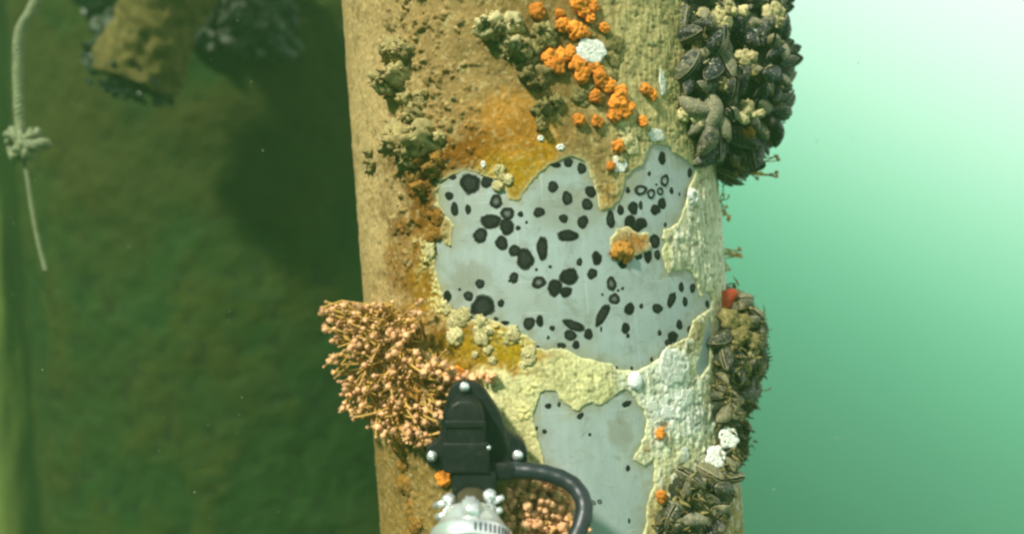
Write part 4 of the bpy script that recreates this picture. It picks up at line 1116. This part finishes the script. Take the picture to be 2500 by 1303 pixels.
# mussel masses on the column near the top, blurred together
def mass(lab, region, n, seed):
    r = random.Random(seed); vs, fs = [], []
    me = VAL['mussel'][0]; src = [[v.co.copy() for v in m_.vertices] for m_ in me]; pol = [[tuple(p_.vertices) for p_ in m_.polygons] for m_ in me]
    for k in range(n):
        x, y = r.uniform(region[0], region[2]), r.uniform(region[1], region[3])
        p, n_ = col_surf(x, y, r.uniform(0.0, 0.06))
        ax = Vector((r.uniform(-1, 1), r.uniform(-1, .2), r.uniform(-1, 1))).normalized(); sd = (n_ + Vector((r.uniform(-.8, .8), 0, r.uniform(-.8, .8)))); sd = (sd - ax * sd.dot(ax)).normalized(); w = ax.cross(sd)
        mt = Matrix.Translation(p) @ Matrix((ax, w, sd)).transposed().to_4x4() @ Matrix.Diagonal((r.uniform(.05, .085),) * 3 + (1,))
        for s_, p_ in zip(src, pol):
            i0 = len(vs); vs += [mt @ c for c in s_]; fs += [tuple(i0 + i for i in f) for f in p_]
    tag(mesh_obj("dark_shell_mass", vs, fs, M['mussel_far']), lab, "mussels", None, "stuff")
mass("dark blurred mussels on the column right of the slanting pipe", (470, -60, 720, 130), 130, 1)
mass("dark blurred mussels on the column left of the slanting pipe", (205, -60, 330, 170), 55, 2)

# slanting cut-off pipe in front of the column
A = P(545, -330, 2.12); B = P(325, 205, 2.10)
ax = (B - A); Lp = ax.length; ax.normalize(); e1 = ax.cross(Vector((0, 1, 0))).normalized(); e2 = ax.cross(e1)
nu, nvv = 60, 90; vs, fs, cs = [], [], []
pr = 0.092
prof = [(t * Lp, 1.0) for t in np.linspace(0, 1, nvv)] + [(Lp - 0.001, 0.80), (Lp - 0.05, 0.78), (Lp - 0.16, 0.76), (Lp - 0.16, 0.001)]
for i, (t, f) in enumerate(prof):
    for j in range(nu):
        a = 2 * math.pi * j / nu
        c3 = Vector((math.cos(a) * 1.5, math.sin(a) * 1.5, t * 14))
        d_ = 0.022 * mnoise.noise(c3) + 0.012 * mnoise.noise(c3 * 3) + 0.006 * mnoise.noise(c3 * 8) if i < nvv else 0.0
        rr = pr * f + d_
        tt = t + (0.02 * mnoise.noise(Vector((math.cos(a) * 2, math.sin(a) * 2, 5))) if nvv - 3 < i < nvv + 1 else 0)
        vs.append(A + ax * tt + e1 * (rr * math.cos(a)) + e2 * (rr * math.sin(a)))
        m_ = 0.5 + 0.5 * mnoise.noise(c3 * 2)
        c0 = s2l((112, 102, 56)); c1 = s2l((74, 72, 36)) if i < nvv else s2l((40, 36, 20))  # bore coloured darker: shade inside the open end put into its colour
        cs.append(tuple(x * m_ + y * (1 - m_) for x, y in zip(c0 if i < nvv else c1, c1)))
for i in range(len(prof) - 1):
    for j in range(nu): fs.append((i * nu + j, i * nu + (j + 1) % nu, (i + 1) * nu + (j + 1) % nu, (i + 1) * nu + j))
tag(mesh_obj("slanting_pipe", vs, [f[::-1] for f in fs], M['growth'], None, cols=cs), "tan overgrown pipe slanting down with a dark open end, before the column", "pipe")

vs, fs = [], []  # added dark lumps, shaped as mussels, standing in for shadow at the pipe end
src = [[v.co.copy() for v in m_.vertices] for m_ in VAL['mussel'][0]]; pol = [[tuple(p_.vertices) for p_ in m_.polygons] for m_ in VAL['mussel'][0]]
for k in range(70):
    a = rnd.uniform(0, 6.28); q_ = pr * rnd.uniform(.2, 1.0); p = B + ax * rnd.uniform(-.03, .035) + e1 * (q_ * math.cos(a)) + e2 * (q_ * math.sin(a))
    d_ = Vector((rnd.uniform(-1, 1), rnd.uniform(-1, 1), rnd.uniform(-1, .3))).normalized(); sd = d_.cross(Vector((rnd.uniform(-1, 1), 1, 0))).normalized(); w = d_.cross(sd)
    mt = Matrix.Translation(p) @ Matrix((d_, w, sd)).transposed().to_4x4() @ Matrix.Diagonal((rnd.uniform(.025, .045),) * 3 + (1,))
    for s_, p_ in zip(src, pol):
        i0 = len(vs); vs += [mt @ c for c in s_]; fs += [tuple(i0 + i for i in f) for f in p_]
tag(mesh_obj("dark_shell_mass", vs, fs, M['mussel_far']), "dark blurred mussels hanging at the lower end of the slanting pipe", "mussels", None, "stuff")

# ------------------------------------------------------------------ rope with a knot
rope = tag(empty("rope", P(50, 345, 1.75)), "pale hanging rope with a knot at the far left", "rope")
def strand(pts, r0, name, turns, n=3, steps=90):
    pts = [Vector(p) for p in pts]; fine = []
    for i in range(len(pts) - 1):
        p0, p1, p2, p3 = pts[max(i - 1, 0)], pts[i], pts[i + 1], pts[min(i + 2, len(pts) - 1)]
        m_ = max(2, steps // (len(pts) - 1))
        for j in range(m_):
            t = j / m_; fine.append(0.5 * ((2 * p1) + (p2 - p0) * t + (2 * p0 - 5 * p1 + 4 * p2 - p3) * t * t + (3 * p1 - p0 - 3 * p2 + p3) * t ** 3))
    fine.append(pts[-1])
    allv, allf = [], []
    for s in range(n):
        q_ = []
        for i, p in enumerate(fine):
            tg = (fine[min(i + 1, len(fine) - 1)] - fine[max(i - 1, 0)]).normalized(); a = tg.cross(Vector((0.1, 1, 0.2))).normalized(); b = tg.cross(a)
            w = 2 * math.pi * (s / n + turns * i / len(fine)); q_.append(p + a * (r0 * .55 * math.cos(w)) + b * (r0 * .55 * math.sin(w)))
        v_, f_ = tube(q_, [r0 * .62 * (1 + 0.14 * mnoise.noise(p * 60)) for p in q_], 8); i0 = len(allv); allv += v_; allf += [tuple(i0 + k for k in f) for f in f_]
    return onto(mesh_obj(name, allv, allf, M['rope']), rope)
D0 = 1.75
strand([P(130, -260, D0), P(98, -40, D0), P(76, 28, D0), P(48, 80, D0), P(44, 160, D0), P(45, 240, D0), P(50, 320, D0)], 0.0090, "upper_rope", 14, steps=140)
strand([P(58, 380, D0), P(68, 440, D0), P(80, 520, D0), P(96, 600, D0), P(112, 660, D0)], 0.0042, "lower_line", 20, steps=140)
kn = []
for i in range(46):
    t = 2 * math.pi * i / 45 * 2.0
    kn.append(P(55 + 24 * math.sin(t) * (1 - .3 * math.cos(1.5 * t)), 352 + 26 * math.cos(1.5 * t) + 6 * math.sin(3 * t), D0 + 0.022 * math.cos(t)))
strand(kn, 0.011, "knot", 8, steps=46)
strand([P(60, 352, D0 - .02), P(85, 356, D0 - .025), P(104, 350, D0 - .02), P(116, 354, D0 - .01)], 0.010, "rope_tail", 2, steps=20)

# a further pile, faint in the water at the left edge
vs, fs, cs = [], [], []
for i, z in enumerate(np.linspace(-1.35, 1.35, 120)):
    for j in range(64):
        a = 2 * math.pi * j / 64; rr = 0.105 + 0.012 * mnoise.noise(Vector((math.cos(a) * 2, math.sin(a) * 2, z * 5)))
        vs.append((-2.03 + rr * math.cos(a), 1.9 + rr * math.sin(a), z)); g = 0.7 + 0.5 * mnoise.noise(Vector((math.cos(a) * 3, math.sin(a) * 3, z * 3)))
        cs.append(tuple(max(0.01, v * g) for v in s2l((116, 132, 66))))
for i in range(119):
    for j in range(64): fs.append((i * 64 + j, i * 64 + (j + 1) % 64, (i + 1) * 64 + (j + 1) % 64, (i + 1) * 64 + j))
tag(mesh_obj("far_pile", vs, fs, M['growth'], None, cols=cs), "blurred yellow-green pile just showing at the left edge behind the column", "pile")

# ------------------------------------------------------------------ drifting specks and the water itself
vs, fs = [], []
for k in range(130):
    D = rnd.uniform(1.15, 2.2); p = P(rnd.uniform(0, 2500), rnd.uniform(0, 1303), D)
    if math.hypot(p.x, p.y) < R + 0.06 or (p - CC).to_2d().length < CR + 0.05: continue
    s = rnd.uniform(0.0004, 0.0010); i0 = len(vs); dr = Vector((rnd.uniform(-1, 1), rnd.uniform(-1, 1), rnd.uniform(-1, 1))).normalized()
    st = rnd.uniform(0.6, 2.4)
    for e in (Vector((1, 0, 0)), Vector((-1, 0, 0)), Vector((0, 1, 0)), Vector((0, -1, 0)), Vector((0, 0, 1)), Vector((0, 0, -1))):
        vs.append(p + e * s + dr * (e.dot(dr) * s * st))
    fs += [tuple(i0 + i for i in f) for f in ((0, 2, 4), (2, 1, 4), (1, 3, 4), (3, 0, 4), (2, 0, 5), (1, 2, 5), (3, 1, 5), (0, 3, 5))]
tag(mesh_obj("marine_snow", vs, fs, M['snow']), "tiny pale specks drifting in the water", "particles", None, "stuff")

m = bpy.data.materials.new("green_water"); m.use_nodes = True; nt = m.node_tree; nt.nodes.clear()
pv = N(nt, "ShaderNodeVolumePrincipled"); mo = N(nt, "ShaderNodeOutputMaterial")
pv.inputs["Color"].default_value = (0.30, 0.66, 0.26, 1)
pv.inputs["Density"].default_value = 0.042
pv.inputs["Anisotropy"].default_value = 0.2
nt.links.new(pv.outputs[0], mo.inputs["Volume"])
bm = bmesh.new(); bmesh.ops.create_cube(bm, size=1.0)
for v in bm.verts: v.co = Vector((-0.4 + v.co.x * 7.0, 0.3 + v.co.y * 6.0, -0.5 + v.co.z * 4.2))
hz = bm_obj("haze", bm, m, smooth=False); tag(hz, "green turbid water all round", "water", None, "stuff")
